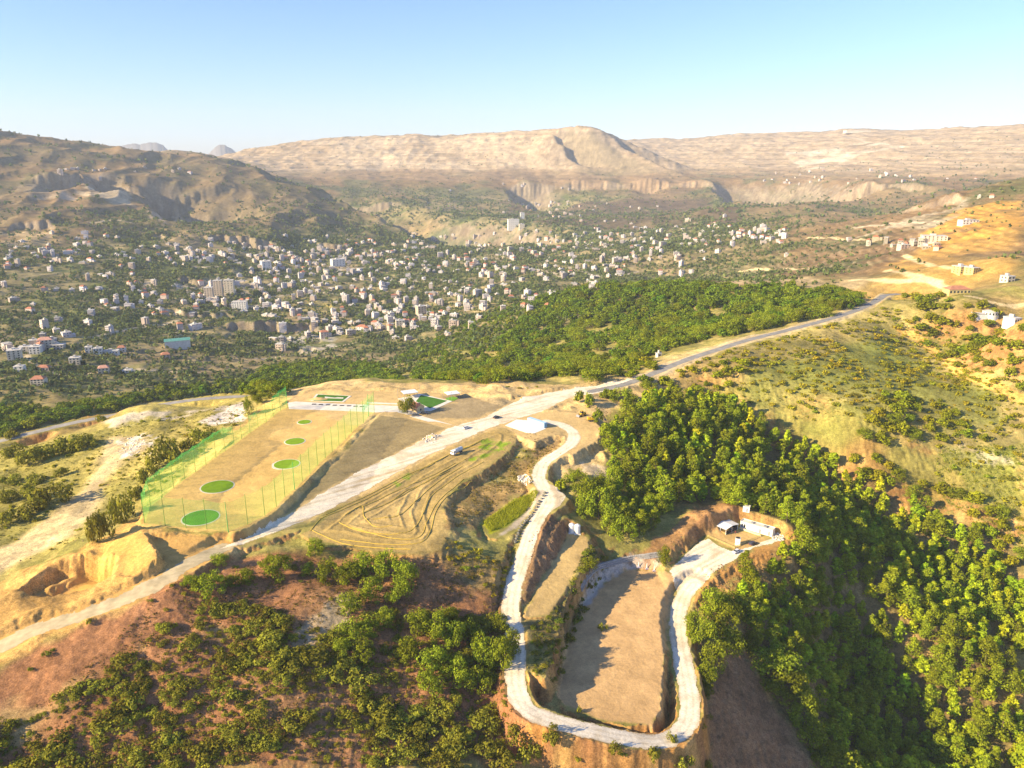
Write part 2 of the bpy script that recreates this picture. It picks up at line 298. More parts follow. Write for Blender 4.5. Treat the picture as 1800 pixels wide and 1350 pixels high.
spur("390,455,2080 400,470,1950 415,490,1800", 12, 40, 240, 19)
spur("690,375,3250 720,395,2900 760,415,2600", 60, 140, 500, 21)

# natural roughness, less on graded ground
cell = np.maximum(GR * 0.0025, 0.5)
nat = (1 - FLAT)
def octave(lam, amp, lo=None, hi=None, s=0):
    k = sstep(2.0, 5.0, lam / cell) * amp
    if lo: k = k * sstep(lo, hi, GR)
    return k * noise(GX / lam, GY / lam, s)
D = octave(420, 14, 2200, 4200, 1) + octave(210, 11, 1200, 3600, 2) + octave(110, 6.5, 700, 2400, 3) + octave(55, 2.6, 350, 1300, 4) + octave(28, 1.5, None, None, 5) + octave(13, .8, None, None, 6) + octave(6, .40, None, None, 7) + octave(3, .2, None, None, 8)
far = sstep(3400, 4600, GR)
rd = 1 - np.abs(noise(GX / 520, GY / 900, 31)) * 2; rd2 = 1 - np.abs(noise(GX / 210, GY / 420, 32)) * 2; rd3 = 1 - np.abs(noise(GX / 90, GY / 200, 33)) * 2
slope_k = np.clip((H + 30) / 160, 0, 1)
D += far * slope_k * (15 * (rd - .3) + 10 * (rd2 - .3) + 6 * (rd3 - .3))
D *= 1 - .35 * far
D += far * slope_k * (3 * noise(GX / 75, GY / 75, 34) + 2.4 * noise(GX / 38, GY / 60, 35))
mid = sstep(1900, 2600, GR) * (1 - far) * sstep(-120, -60, H) * (GA < R(-6))
D += mid * (14 * (rd2 - .3) + 7 * (rd3 - .3))
H += D * nat
_gy, _gx = np.gradient(H); _sl = np.hypot(_gy / (np.gradient(LR)[:, None] * GR), _gx / (np.gradient(AZ)[None] * GR))
cutk = sstep(.35, .8, _sl) * (1 - sstep(700, 900, GR)) * (GR > 160)
H += cutk * (.55 * noise(GX / 2.6, GY / 2.6, 81) + .35 * noise(GX / 1.4, GY / 1.4, 82) + .5 * noise(GX / 1.9, GY / 9.0, 83))
# strata on the mountains, farmed terraces in the valley
def steps(Z, s, sharp):
    q = Z / s; f = q - np.floor(q); return (np.floor(q) + sstep(0.5 - sharp, 0.5 + sharp, f) - q) * s
wz = 5 * noise(GX / 300, GY / 300, 41)
H += far * 0.28 * steps(H + .6 * wz, 17.0, .18)
vk = sstep(900, 1150, GR) * (1 - far)
H += vk * 0.6 * steps(H + wz + 3 * noise(GX / 90, GY / 90, 42), 4.2, .2)
# ------------------------------------------------------------------ ground colours (zone by zone; the left ridge's shade is painted in)
def mix(a, b, k): return a * (1 - k[..., None]) + b * k[..., None]
def C(*c): return np.array(c, np.float32)
Y_DIRT, T_DIRT, FIELD, PALE, RED, BROWN = C(.56,.345,.135), C(.46,.34,.18), C(.30,.235,.125), C(.60,.52,.40), C(.315,.155,.085), C(.26,.165,.085)
OLIVE, DRY, MOUNT, VGREEN, VTAN, ROCK, WHITE = C(.25,.225,.075), C(.38,.31,.12), C(.40,.298,.19), C(.085,.10,.040), C(.30,.245,.125), C(.44,.40,.33), C(.70,.66,.58)
ORANGE = C(.55,.31,.09)
# terraced planting bed: benches that follow its outline
def poly_xy(s, n=2):
    out = []
    q = _parse(s)
    for c in q:
        out.append(W(c[0], c[1])[:2])
    return np.array(out)
BED = "540,940 600,895 650,868 745,812 860,760 880,755 898,764 896,775 875,795 842,820 805,842 774,868 762,898 775,935 755,958 720,962 640,955 600,946"
bp = poly_xy(BED); slb = window(bp, 2)
db, _, inb = seg_dist(GX[slb], GY[slb], bp, True)
wb = .5 * noise(GX[slb] / 14, GY[slb] / 14, 3) + .3 * noise(GX[slb] / 4, GY[slb] / 4, 4)
ph = np.where(inb, db + wb, 0) / 5.2
bench = np.where(inb, .50 * (sstep(.62, .95, ph - np.floor(ph)) - .5 * (ph - np.floor(ph))), 0) * sstep(0, 2, db)
H[slb] += bench

gy_, gx_ = np.gradient(H)
dl = np.gradient(LR)[:, None]; da = np.gradient(AZ)[None]
SL = np.hypot(gy_ / (dl * GR), gx_ / (da * GR))                # slope
n_big = fbm(GX, GY, 160, 4, 51); n_mid = fbm(GX, GY, 34, 4, 52); n_sm = fbm(GX, GY, 7, 3, 53); n_vb = fbm(GX, GY, 700, 4, 54)
COLR = np.zeros(H.shape + (3,), np.float32)
COLR[:] = OLIVE
COLR[:] = mix(COLR, DRY, sstep(-.35, .5, n_mid + .5 * n_sm)); COLR[:] = mix(COLR, BROWN, .55 * sstep(.1, .7, n_big + .4 * n_mid))
# valley
kv = sstep(820, 1050, GR + 60 * n_big)
vc = mix(np.broadcast_to(VGREEN, COLR.shape), VTAN, sstep(-.2, .6, n_big * .8 + .55 * n_mid + .1))
vc = mix(vc, C(.17,.185,.06), .6 * sstep(.1, .5, fbm(GX, GY, 80, 3, 57)))
vc = mix(vc, C(.36,.27,.16), .65 * sstep(.2, .75, fbm(GX, GY, 230, 4, 55)))
COLR[:] = mix(COLR, vc, kv)
# higher slopes go bare and tan
kb = sstep(-85, -5, H + 25 * n_big + 30 * n_vb) * kv
hc = mix(np.broadcast_to(C(.235,.158,.085), COLR.shape), C(.125,.118,.055), sstep(-.1, .55, n_big + .3 * n_mid))
COLR[:] = mix(COLR, hc, kb)
km = sstep(5, 85, H + 14 * n_big) * sstep(3400, 4300, GR)
mc = mix(np.broadcast_to(MOUNT, COLR.shape), C(.28,.195,.115), sstep(-.2, .6, n_big + .4 * n_vb))
band = .5 + .28 * np.sin((H + 4 * n_big + 2 * n_mid) * 2 * math.pi / 13.0) + .25 * np.sin((H + 6 * n_big) * 2 * math.pi / 31.0)
mc = mix(mc, C(.21,.16,.09), .75 * np.maximum(sstep(.72, .95, rd3 + .25 * n_mid), sstep(.84, .97, rd2 + .12 * n_mid)))
mc = mix(mc, C(.56,.44,.30), np.clip(.75 * band, 0, 1) * sstep(-.6, .2, n_vb + .3)); mc = mix(mc, C(.30,.215,.115), .30 * sstep(.05, .6, n_mid + .35 * n_sm))
COLR[:] = mix(COLR, mc, km)
# steep ground: bare earth near, pale rock far
ks = sstep(.42, .8, SL + .12 * n_sm)
COLR[:] = mix(COLR, mix(np.broadcast_to(C(.36,.195,.085), COLR.shape), C(.48,.29,.12), sstep(-.3, .4, n_sm)), ks * (1 - kv) * .9)
COLR[:] = mix(COLR, mix(np.broadcast_to(C(.33,.265,.19), COLR.shape), C(.20,.155,.115), sstep(-.2, .4, n_mid)), sstep(.5, .95, SL + .1 * n_mid) * kv * .85)

def paint(s, col, k=1.0, edge=2.0, rag=2.0, lam=8.0, patch=0.0, seed=0):
    P = poly_xy(s); rm = np.hypot(P[:, 0], P[:, 1]).mean()
    sl = window(P, 3 * rag + edge + 5); X, Y = GX[sl], GY[sl]
    d, _, ins = seg_dist(X, Y, P, True); d = np.where(ins, d, -d)
    d = d + rag * fbm(X, Y, lam, 3, seed + 60)
    m = sstep(-edge * .5, edge * .5, d) * k
    if patch: m = m * sstep(-patch, .35, fbm(X, Y, lam * 2.5, 3, seed + 70) + .1)
    COLR[sl] = mix(COLR[sl], col, m)
def line(s, col, width, k=1.0, edge=1.5, rag=.6):
    P = smooth_line([W(u, v)[:2] for u, v in _parse(s)]); sl = window(P, width + 4)
    d, _, _ = seg_dist(GX[sl], GY[sl], P, False); d = d + rag * noise(GX[sl] / 5, GY[sl] / 5, 77)
    COLR[sl] = mix(COLR[sl], col, k * (1 - sstep(width / 2 - edge * .5, width / 2 + edge * .5, d)))

for s in ("330,470 420,476 500,484 560,478 640,470", "470,522 560,516 640,520 720,512 800,504", "560,562 640,550 720,546", "700,496 760,472 830,458 900,452 960,446", "860,482 930,474 1000,462 1080,452 1160,440", "400,440 470,446 540,452 600,448", "60,452 120,446 180,452", "560,500 600,470 640,440", "720,512 740,480 760,460", "1000,470 1060,486 1120,478", "1150,430 1220,418 1300,412", "280,548 360,548 440,540 480,528"):
    line(s, C(.46,.40,.32), 8, .8, 4, 2)
# hillside below the site: red-brown soil
paint("0,1160 150,1095 200,1075 345,1000 420,975 480,968 700,985 800,990 880,1010 895,1075 902,1200 920,1260 1000,1285 1110,1310 1200,1310 1250,1350 -200,1400", RED, .92, 8, 5, 20)
paint("0,1250 120,1210 300,1130 420,1080 420,1110 280,1190 140,1270 0,1345", C(.44,.32,.15), .8, 6, 6, 14, .25, 1)
paint("510,1130 545,1085 600,1045 625,1060 600,1110 540,1145", C(.60,.50,.33), .85, 3, 2, 6)
paint("600,1000 880,1000 890,1090 900,1250 700,1330 500,1330 400,1200", BROWN, .5, 14, 8, 26, .3, 2)
paint("900,1280 1110,1312 1200,1310 1240,1270 1340,1350 900,1350", C(.52,.27,.095), .8, 4, 3, 12)
# west slope
paint("0,1010 170,930 235,900 300,850 440,735 436,690 200,735 0,780 -150,800 -150,1000", C(.40,.335,.115), .85, 10, 6, 22)
paint("-50,800 220,740 400,705 430,720 330,790 240,870 100,960 -50,1000", C(.30,.27,.085), .6, 8, 8, 30, .15, 3)
paint("190,770 250,765 262,790 215,810 180,850 168,905 120,945 60,975 0,1010 -60,1030 -60,990 20,955 90,905 150,860 178,805", C(.56,.44,.26), .9, 8, 2, 16)
paint("846,922 868,905 900,881 936,861 948,867 941,879 915,908 890,926 862,938", C(.34,.36,.04), .9, 2, 1, 4)
paint("205,775 250,762 275,768 262,800 215,806", C(.66,.60,.52), .9, 2, 2, 4, .3, 4)
paint("350,742 400,716 430,706 432,740 380,748", C(.66,.58,.50), .9, 3, 2, 6)
paint("180,742 300,722 425,706 430,716 330,732 200,756", C(.60,.52,.43), .7, 4, 3, 8, .3, 6)
# heap, pit and apron: ochre subsoil
paint("0,1165 -60,1200 -60,1060 20,1010 90,985 140,970 200,935 236,912 262,925 300,935 400,940 420,955 400,975 345,1000 200,1078 130,1100", Y_DIRT, .95, 4, 3, 10)
paint("150,960 225,925 245,945 270,990 230,1015 120,1030", C(.55,.35,.12), .7, 4, 3, 12, .3, 7)
# the graded top
paint("250,925 330,933 405,940 445,940 500,905 660,730 650,680 500,685 440,735 350,800", C(.62,.42,.17), .95, 3, 2, 8)
paint("300,930 400,930 480,890 560,800 610,740 560,720 480,760 380,850", C(.66,.465,.205), .6, 10, 8, 30, .3, 8)
paint("505,706 540,676 640,672 760,674 860,672 1000,676 1110,660 1200,632 1210,650 1120,700 1060,730 1060,800 1010,830 985,850 940,800 880,755 650,870 400,968 440,936 500,900 640,755", C(.58,.42,.21), .92, 6, 4, 12)
paint("450,936 482,914 520,882 560,842 606,799 640,760 668,730 720,737 785,752 735,775 690,800 620,833 560,868", FIELD, .95, 2, 1, 6)
paint("740,736 840,735 905,705 860,700 800,690 780,700 800,708 750,722", C(.315,.25,.15), .9, 3, 2, 6)
paint("530,941 600,893 650,866 745,809 860,757 885,752 906,762 905,778 880,802 845,828 812,847 782,873 775,898 790,936 770,968 720,974 640,966", C(.43,.315,.135), .95, 2, 1, 5)
paint("610,925 640,890 700,862 760,838 740,880 720,925 660,940", C(.52,.38,.17), .8, 3, 2, 8)
paint("690,850 715,832 735,825 720,842 700,856", C(.20,.30,.04), .8, 2, 2, 3, .2, 11)
paint("838,778 860,770 905,782 905,788 880,792 862,800 835,812 822,808 845,795", C(.20,.32,.03), .85, 2, 1.5, 3, .4, 12)
paint("985,790 1060,760 1080,800 1050,830 1000,830 975,815", C(.52,.38,.19), .8, 5, 3, 10)
# banks between the terraces
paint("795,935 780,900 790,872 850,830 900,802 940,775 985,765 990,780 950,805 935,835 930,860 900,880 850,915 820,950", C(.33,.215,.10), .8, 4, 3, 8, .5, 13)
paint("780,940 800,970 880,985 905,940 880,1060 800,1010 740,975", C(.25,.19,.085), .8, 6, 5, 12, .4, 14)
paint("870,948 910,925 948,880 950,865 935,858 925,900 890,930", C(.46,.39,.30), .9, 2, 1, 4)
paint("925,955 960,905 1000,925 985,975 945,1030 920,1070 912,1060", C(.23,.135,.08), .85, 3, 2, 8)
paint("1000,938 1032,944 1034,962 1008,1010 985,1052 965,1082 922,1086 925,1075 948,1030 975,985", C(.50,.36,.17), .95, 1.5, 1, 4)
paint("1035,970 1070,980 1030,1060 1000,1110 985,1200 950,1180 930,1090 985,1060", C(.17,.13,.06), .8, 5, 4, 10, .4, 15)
paint("1105,998 1150,1003 1185,1013 1182,1060 1174,1100 1168,1150 1165,1200 1162,1250 1145,1274 1050,1264 978,1225 985,1180 1000,1110 1020,1070 1055,1028", C(.52,.345,.18), .95, 2, 1, 4)
paint("1060,990 1110,975 1160,970 1160,990 1105,1000 1062,1025 1040,1060 1020,1070 1035,1020", C(.45,.42,.38), .8, 2, 1, 4)
paint("1180,935 1210,905 1240,885 1290,885 1300,912 1255,928 1200,955 1150,985 1110,985", C(.36,.20,.10), .85, 3, 3, 8)
paint("1240,938 1262,926 1285,930 1350,945 1325,965 1290,966", C(.56,.38,.18), .8, 2, 1, 4)
paint("1385,940 1400,975 1330,1000 1250,1040 1215,1070 1225,1035 1290,990 1330,966", C(.45,.25,.10), .9, 3, 2, 6)
paint("1020,815 1060,818 1100,838 1106,850 1060,843 1025,832", C(.58,.46,.30), .9, 3, 2, 6)
# right-hand slopes
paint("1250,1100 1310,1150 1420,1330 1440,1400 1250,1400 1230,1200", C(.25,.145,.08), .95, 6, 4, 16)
paint("1180,670 1240,630 1440,580 1560,530 1600,600 1760,660 1800,680 1800,850 1650,800 1500,770 1400,740 1300,700", C(.345,.275,.12), .7, 14, 8, 30, .7, 16)
paint("1180,690 1300,650 1440,620 1540,590 1640,640 1780,740 1640,790 1500,760 1360,730", C(.27,.27,.08), .75, 12, 10, 40, .3, 17)
line("1585,580 1620,600 1650,625 1680,645 1720,668 1800,705", C(.60,.38,.13), 9, 1, 2, 1)
paint("1650,800 1800,790 1800,900 1700,870", C(.25,.29,.06), .7, 8, 6, 20, .4, 18)
paint("1650,790 1690,780 1760,800 1790,820 1720,815", C(.55,.48,.36), .6, 4, 3, 8, .3, 19)
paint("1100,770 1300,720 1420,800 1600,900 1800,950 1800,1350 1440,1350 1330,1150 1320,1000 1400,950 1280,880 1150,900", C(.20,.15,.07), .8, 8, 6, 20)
paint("1050,640 1190,625 1300,592 1440,560 1500,540 1420,580 1310,606 1200,645 1120,690 1050,680", C(.44,.34,.17), .7, 6, 4, 14, .5, 20)
paint("1390,735 1560,765 1700,795 1800,825 1800,910 1620,875 1460,810", C(.215,.205,.065), .85, 8, 6, 24, .5, 45)
paint("1230,690 1440,625 1560,590 1700,680 1790,760 1640,780 1480,740 1330,715", C(.205,.225,.06), .7, 12, 10, 40, .4, 46)
line("1100,675 1150,656 1200,635 1260,615 1310,599 1370,584 1440,566 1490,551 1525,537 1556,519", C(.56,.45,.28), 15, .8, 5, 1.5)
paint("1420,520 1490,505 1535,515 1530,530 1490,530", C(.52,.36,.15), .85, 4, 3, 10)
paint("1010,605 1040,598 1065,600 1040,612", C(.40,.30,.18), .9, 4, 2, 8)
# far right: ochre hill and cut roads
paint("1480,500 1560,470 1640,420 1700,385 1800,370 1800,560 1690,560 1600,520", C(.48,.295,.10), .75, 20, 14, 60, .6, 21)
paint("1620,410 1680,370 1760,355 1800,352 1800,400 1700,425 1640,430", ORANGE, .85, 16, 10, 50, .6, 22)
paint("1180,510 1280,480 1450,495 1520,485 1510,505 1420,510 1300,500 1240,515", C(.47,.36,.21), .75, 12, 8, 40, .4, 23)
paint("1490,420 1590,385 1700,350 1700,372 1640,400 1560,410", C(.44,.39,.28), .7, 12, 8, 40, .4, 24)
for s, wd in (("1500,492 1560,493 1620,492 1650,496", 10), ("1560,475 1600,483 1640,495 1660,505", 9), ("1590,450 1640,468 1690,475", 8), ("1420,418 1470,420 1530,420", 9), ("1300,478 1350,474 1450,475", 7), ("1700,520 1760,535 1800,535", 6)):
    line(s, C(.66,.52,.30), wd, .9, 3, 1)
# bare faces, quarry floors, darker slopes, far tracks
paint("30,330 60,322 120,325 130,352 60,352", C(.58,.46,.32), .7, 20, 14, 60, .5, 25)
paint("130,335 160,328 225,335 235,362 160,352", C(.66,.54,.36), .8, 20, 14, 60, .6, 26)
paint("0,408 60,405 95,410 90,430 0,430", C(.50,.38,.22), .7, 10, 10, 40, .5, 27)
paint("260,375 310,372 330,390 290,398", C(.50,.38,.26), .8, 14, 10, 40)
paint("1380,268 1450,262 1520,250 1590,258 1540,268 1500,275 1480,292 1420,300", C(.70,.60,.45), .7, 40, 30, 120, .4, 28)
paint("480,600 530,575 590,580 585,620 500,625", C(.48,.44,.37), .75, 10, 8, 20, .3, 29)
paint("300,495 400,492 480,500 460,520 330,520", C(.46,.38,.27), .8, 10, 8, 20, .2, 30)
paint("240,500 268,490 275,515 250,525", C(.46,.38,.27), .8, 10, 8, 20, .2, 31)
paint("470,545 540,530 600,535 570,548 480,556", C(.32,.27,.11), .8, 14, 10, 30)
paint("540,405 640,398 720,402 800,395 760,415 640,420", C(.36,.27,.15), .7, 30, 20, 60, .3, 32)
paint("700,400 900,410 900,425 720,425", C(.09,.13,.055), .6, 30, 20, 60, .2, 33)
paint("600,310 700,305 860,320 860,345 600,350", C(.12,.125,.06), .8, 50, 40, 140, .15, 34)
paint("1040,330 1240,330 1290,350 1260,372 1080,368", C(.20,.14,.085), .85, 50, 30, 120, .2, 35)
paint("560,250 640,244 840,240 940,244 960,290 840,296 600,296", C(.60,.48,.33), .5, 60, 50, 160, .6, 50)
paint("978,252 1000,236 1045,238 1085,262 1190,310 1020,302", C(.25,.20,.125), .75, 50, 40, 140, .9, 51)  # mesa's right flank, darker than its front face
paint("470,302 700,296 960,302 1190,310 1250,321 880,319 600,314", C(.29,.20,.12), .75, 50, 40, 160, .9, 52)
paint("880,344 1250,349 1310,390 1240,402 1100,402 980,398 900,385", C(.12,.085,.055), .85, 40, 40, 140, .9, 41)  # dark brown ground below the cliff band
paint("430,300 880,318 880,390 760,400 640,385 560,340", C(.27,.20,.105), .65, 50, 50, 200, .3, 42)
paint("1280,345 1500,338 1680,332 1560,372 1440,400 1330,395", C(.25,.185,.10), .7, 40, 40, 140, .4, 43)
paint("470,303 520,322 580,348 650,386 705,404 700,432 620,412 540,372 480,332", C(.085,.085,.045), .8, 30, 25, 90, .8, 47)  # left ridge slope: its shade painted into the ground as dark green
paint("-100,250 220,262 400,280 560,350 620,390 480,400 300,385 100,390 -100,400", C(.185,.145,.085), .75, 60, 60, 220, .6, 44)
for s, wd in (("930,470 960,478 990,487", 14), ("280,458 320,465 360,470", 8), ("160,392 200,386 232,392", 9), ("450,630 560,612 640,600", 6), ("0,600 40,615 60,640 120,660 230,650 350,655", 7), ("150,592 200,585 290,570 370,560", 8),
              ("300,588 350,570 390,555", 5), ("700,495 760,490 800,500", 6), ("760,272 680,268 640,255", 16), ("1590,258 1500,272 1450,282", 22), ("1455,242 1520,250 1580,256", 18), ("650,285 780,290 840,288", 12), ("1640,390 1560,394 1500,400", 8)):
    line(s, C(.60,.50,.36), wd, .75, wd * .5, 2)
# graded banks keep a little soil variation
COLR *= (1 + .14 * n_sm + .10 * n_mid)[..., None].clip(.7, 1.35)
_l = COLR.mean(-1, keepdims=True); COLR = _l + (COLR - _l) * (1.13 - .03 * sstep(900, 1800, GR))[..., None]
COLR = np.clip(COLR, .012, .8)

# ------------------------------------------------------------------ materials
MATS = {}
def mat(name, col=(.5, .5, .5), rough=.9, var=0.0, scale=1.0, spec=.3, metal=0.0, bump_=0.0):
    if name in MATS: return MATS[name]
    m = bpy.data.materials.new(name); m.use_nodes = True; n = m.node_tree.nodes; l = m.node_tree.links
    b = n["Principled BSDF"]; b.inputs["Roughness"].default_value = rough; b.inputs["Base Color"].default_value = (*col, 1)
    b.inputs["Specular IOR Level"].default_value = spec; b.inputs["Metallic"].default_value = metal
    if var:
        g = n.new("ShaderNodeNewGeometry"); t = n.new("ShaderNodeTexNoise"); t.inputs["Scale"].default_value = scale; t.inputs["Detail"].default_value = 5
        r = n.new("ShaderNodeMapRange"); r.inputs[1].default_value = .3; r.inputs[2].default_value = .7; r.inputs[3].default_value = 1 - var; r.inputs[4].default_value = 1 + var
        x = n.new("ShaderNodeMix"); x.data_type = 'RGBA'; x.blend_type = 'MULTIPLY'; x.inputs[0].default_value = 1
        x.inputs[6].default_value = (*col, 1)
        l.new(g.outputs["Position"], t.inputs["Vector"]); l.new(t.outputs[0], r.inputs[0]); l.new(r.outputs[0], x.inputs[7]); l.new(x.outputs[2], b.inputs["Base Color"])
        if bump_:
            bm_ = n.new("ShaderNodeBump"); bm_.inputs["Strength"].default_value = bump_; bm_.inputs["Distance"].default_value = .3
            l.new(t.outputs[0], bm_.inputs["Height"]); l.new(bm_.outputs[0], b.inputs["Normal"])
    MATS[name] = m; return m
def soil_material():
    m = bpy.data.materials.new("soil"); m.use_nodes = True; n = m.node_tree.nodes; l = m.node_tree.links
    b = n["Principled BSDF"]; b.inputs["Roughness"].default_value = 1; b.inputs["Specular IOR Level"].default_value = .05
    at = n.new("ShaderNodeAttribute"); at.attribute_name = "soil"
    g = n.new("ShaderNodeNewGeometry")
    prev = at.outputs["Color"]; hts = []
    for sc, amp in ((2.2, .30), (.55, .24), (.11, .18), (.022, .24)):
        t = n.new("ShaderNodeTexNoise"); t.inputs["Scale"].default_value = sc; t.inputs["Detail"].default_value = 4; t.inputs["Roughness"].default_value = .6
        l.new(g.outputs["Position"], t.inputs["Vector"])
        r = n.new("ShaderNodeMapRange"); r.inputs[1].default_value = .32; r.inputs[2].default_value = .68; r.inputs[3].default_value = 1 - amp; r.inputs[4].default_value = 1 + amp
        l.new(t.outputs[0], r.inputs[0])
        x = n.new("ShaderNodeMix"); x.data_type = 'RGBA'; x.blend_type = 'MULTIPLY'; l.new(at.outputs["Alpha"], x.inputs[0])
        l.new(prev, x.inputs[6]); l.new(r.outputs[0], x.inputs[7]); prev = x.outputs[2]; hts.append(t)
    l.new(prev, b.inputs["Base Color"])
    bm_ = n.new("ShaderNodeBump"); bm_.inputs["Strength"].default_value = .55; bm_.inputs["Distance"].default_value = .5
    l.new(hts[1].outputs[0], bm_.inputs["Height"]); l.new(bm_.outputs[0], b.inputs["Normal"])
    return m

# ------------------------------------------------------------------ object helpers
def mesh_np(name, V, Fq, m=None, parent=None, cols=None, smooth=False, kind=None):
    """V: n x 3, Fq: list of (faces array) with 3 or 4 columns"""
    me = bpy.data.meshes.new(name); V = np.ascontiguousarray(V, np.float32)
    if not isinstance(Fq, list): Fq = [Fq]
    Fq = [np.ascontiguousarray(f, np.int32) for f in Fq if len(f)]
    me.vertices.add(len(V)); me.vertices.foreach_set("co", V.ravel())
    nl = sum(f.size for f in Fq); npol = sum(len(f) for f in Fq)
    me.loops.add(nl); me.polygons.add(npol)
    me.loops.foreach_set("vertex_index", np.concatenate([f.ravel() for f in Fq]))
    tot = np.concatenate([np.full(len(f), f.shape[1], np.int32) for f in Fq]); st = np.concatenate([[0], np.cumsum(tot)[:-1]]).astype(np.int32)
    me.polygons.foreach_set("loop_start", st)
    if smooth: me.polygons.foreach_set("use_smooth", np.ones(npol, bool))
    me.update(calc_edges=True)
    if cols is not None:
        a = me.attributes.new("soil", 'FLOAT_COLOR', 'POINT'); c4 = np.ones((len(V), 4), np.float32); c4[:, :cols.shape[1]] = cols; a.data.foreach_set("color", c4.ravel())
    if m: me.materials.append(m)
    o = bpy.data.objects.new(name, me); COL.objects.link(o)
    if parent: o.parent = parent
    if kind: o["kind"] = kind
    return o
def tag(o, label, cat=None, group=None, kind=None):
    if label: o["label"] = label
    if cat: o["category"] = cat
    if group: o["group"] = group
    if kind: o["kind"] = kind
    return o
def empty(name, loc=(0, 0, 0), rz_=0.0):
    o = bpy.data.objects.new(name, None); COL.objects.link(o); o.location = loc; o.rotation_euler = (0, 0, rz_); o.empty_display_size = .5
    return o

SOIL = soil_material()
idx = np.arange(NA * NR).reshape(NR, NA)
quads = np.stack([idx[:-1, :-1], idx[:-1, 1:], idx[1:, 1:], idx[1:, :-1]], -1).reshape(-1, 4)
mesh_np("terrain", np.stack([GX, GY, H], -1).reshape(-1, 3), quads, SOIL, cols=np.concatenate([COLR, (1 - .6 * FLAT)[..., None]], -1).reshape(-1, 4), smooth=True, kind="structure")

# sheets that lie on the ground: the cells of the terrain inside an outline, a few cm higher
def sheet(name, mask, m, lift=.06, kind="structure", cols=None):
    cell_ok = mask[:-1, :-1] & mask[1:, :-1] & mask[:-1, 1:] & mask[1:, 1:]
    q = quads[cell_ok.ravel()]
    if not len(q): return None
    u, inv = np.unique(q, return_inverse=True); inv = inv.reshape(-1, 4)
    V = np.stack([GX.ravel()[u], GY.ravel()[u], H.ravel()[u] + lift], -1)
    return mesh_np(name, V, inv, m, smooth=True, kind=kind, cols=None if cols is None else cols.reshape(-1, 3)[u])
def poly_mask(s, rag=.5, z=None):
    P = poly_xy(s); M = np.zeros(H.shape, bool); sl = window(P, 6); X, Y = GX[sl], GY[sl]
    d, _, ins = seg_dist(X, Y, P, True); d = np.where(ins, d, -d) + rag * fbm(X, Y, 5, 3, 91)
    M[sl] = d > 0; return M
def line_mask(Pts, width, rag=.4):
    P = np.asarray(Pts)[:, :2]; M = np.zeros(H.shape, bool); sl = window(P, width + 4)
    d, _, _ = seg_dist(GX[sl], GY[sl], P, False); M[sl] = d + rag * fbm(GX[sl], GY[sl], 5, 3, 92) < width / 2; return M
GRAVEL = None
ASPH = mat("asphalt", (.25, .24, .225), .9, .2, .25, .2)
CONC = mat("concrete", (.70, .64, .54), .9, .14, .25, .2)
MAIN = "378,967 440,938 482,914 520,897 560,869 600,848 622,832 690,800 735,776 760,766 785,753 850,734 905,705 960,690 1050,677 1110,664 1120,672 1060,690 1000,700 955,722 905,738 860,753 745,805 650,859 600,885 555,908 500,930 430,957"
mg = poly_mask(MAIN, .8) | line_mask(LOOP, 7.6, .6)
mg |= poly_mask("948,848 960,846 1000,876 985,890 950,913 940,900", .5)
mg |= poly_mask("1176,1004 1200,978 1232,950 1245,945 1262,958 1285,967 1330,958 1352,946 1378,950 1340,960 1320,966 1285,988 1245,1018 1224,1034 1200,1050 1186,1036", .6)
GC = np.empty(H.shape + (3,), np.float32); GC[:] = C(.80,.70,.53); slg = (slice(np.searchsorted(RR, 190), np.searchsorted(RR, 620)), slice(None)); xg, yg = GX[slg], GY[slg]
da_ = np.array([.80, .60]); al, ac = xg * da_[0] + yg * da_[1], -xg * da_[1] + yg * da_[0]
k_ = .55 * sstep(-.1, .7, noise(al / 45, ac / 2.2, 95) + .5 * noise(al / 20, ac / 1.1, 96)) + .5 * sstep(.0, .7, fbm(xg, yg, 16, 3, 97))
dl_, _, _ = seg_dist(xg, yg, np.asarray(LOOP)[::3, :2], False); nl_ = dl_ < 6
k_ = np.where(nl_, .35 * sstep(0, .7, fbm(xg, yg, 10, 3, 98)) + .65 * sstep(2.4, 3.9, dl_ + .5 * noise(xg / 4, yg / 4, 99)) + .30 * np.exp(-((dl_ - 1.15) / .4) ** 2), k_)
GC[slg] = mix(GC[slg], C(.50,.375,.21), np.clip(k_, 0, 1))
GRAVEL = bpy.data.materials.new("crushed_stone"); GRAVEL.use_nodes = True
def _gravel(m):
    n = m.node_tree.nodes; l = m.node_tree.links; b = n["Principled BSDF"]; b.inputs["Roughness"].default_value = 1; b.inputs["Specular IOR Level"].default_value = .05
    at = n.new("ShaderNodeAttribute"); at.attribute_name = "soil"; g = n.new("ShaderNodeNewGeometry"); prev = at.outputs["Color"]
    for sc, amp in ((1.6, .16), (.3, .12)):
        t = n.new("ShaderNodeTexNoise"); t.inputs["Scale"].default_value = sc; t.inputs["Detail"].default_value = 5; l.new(g.outputs["Position"], t.inputs["Vector"]); r = n.new("ShaderNodeMapRange"); r.inputs[1].default_value = .32; r.inputs[2].default_value = .68; r.inputs[3].default_value = 1 - amp; r.inputs[4].default_value = 1 + amp; l.new(t.outputs[0], r.inputs[0])
        x = n.new("ShaderNodeMix"); x.data_type = 'RGBA'; x.blend_type = 'MULTIPLY'; x.inputs[0].default_value = 1; l.new(prev, x.inputs[6]); l.new(r.outputs[0], x.inputs[7]); prev = x.outputs[2]
    l.new(prev, b.inputs["Base Color"]); bm_ = n.new("ShaderNodeBump"); bm_.inputs["Strength"].default_value = .4; bm_.inputs["Distance"].default_value = .25; l.new(t.outputs[0], bm_.inputs["Height"]); l.new(bm_.outputs[0], b.inputs["Normal"])
_gravel(GRAVEL)
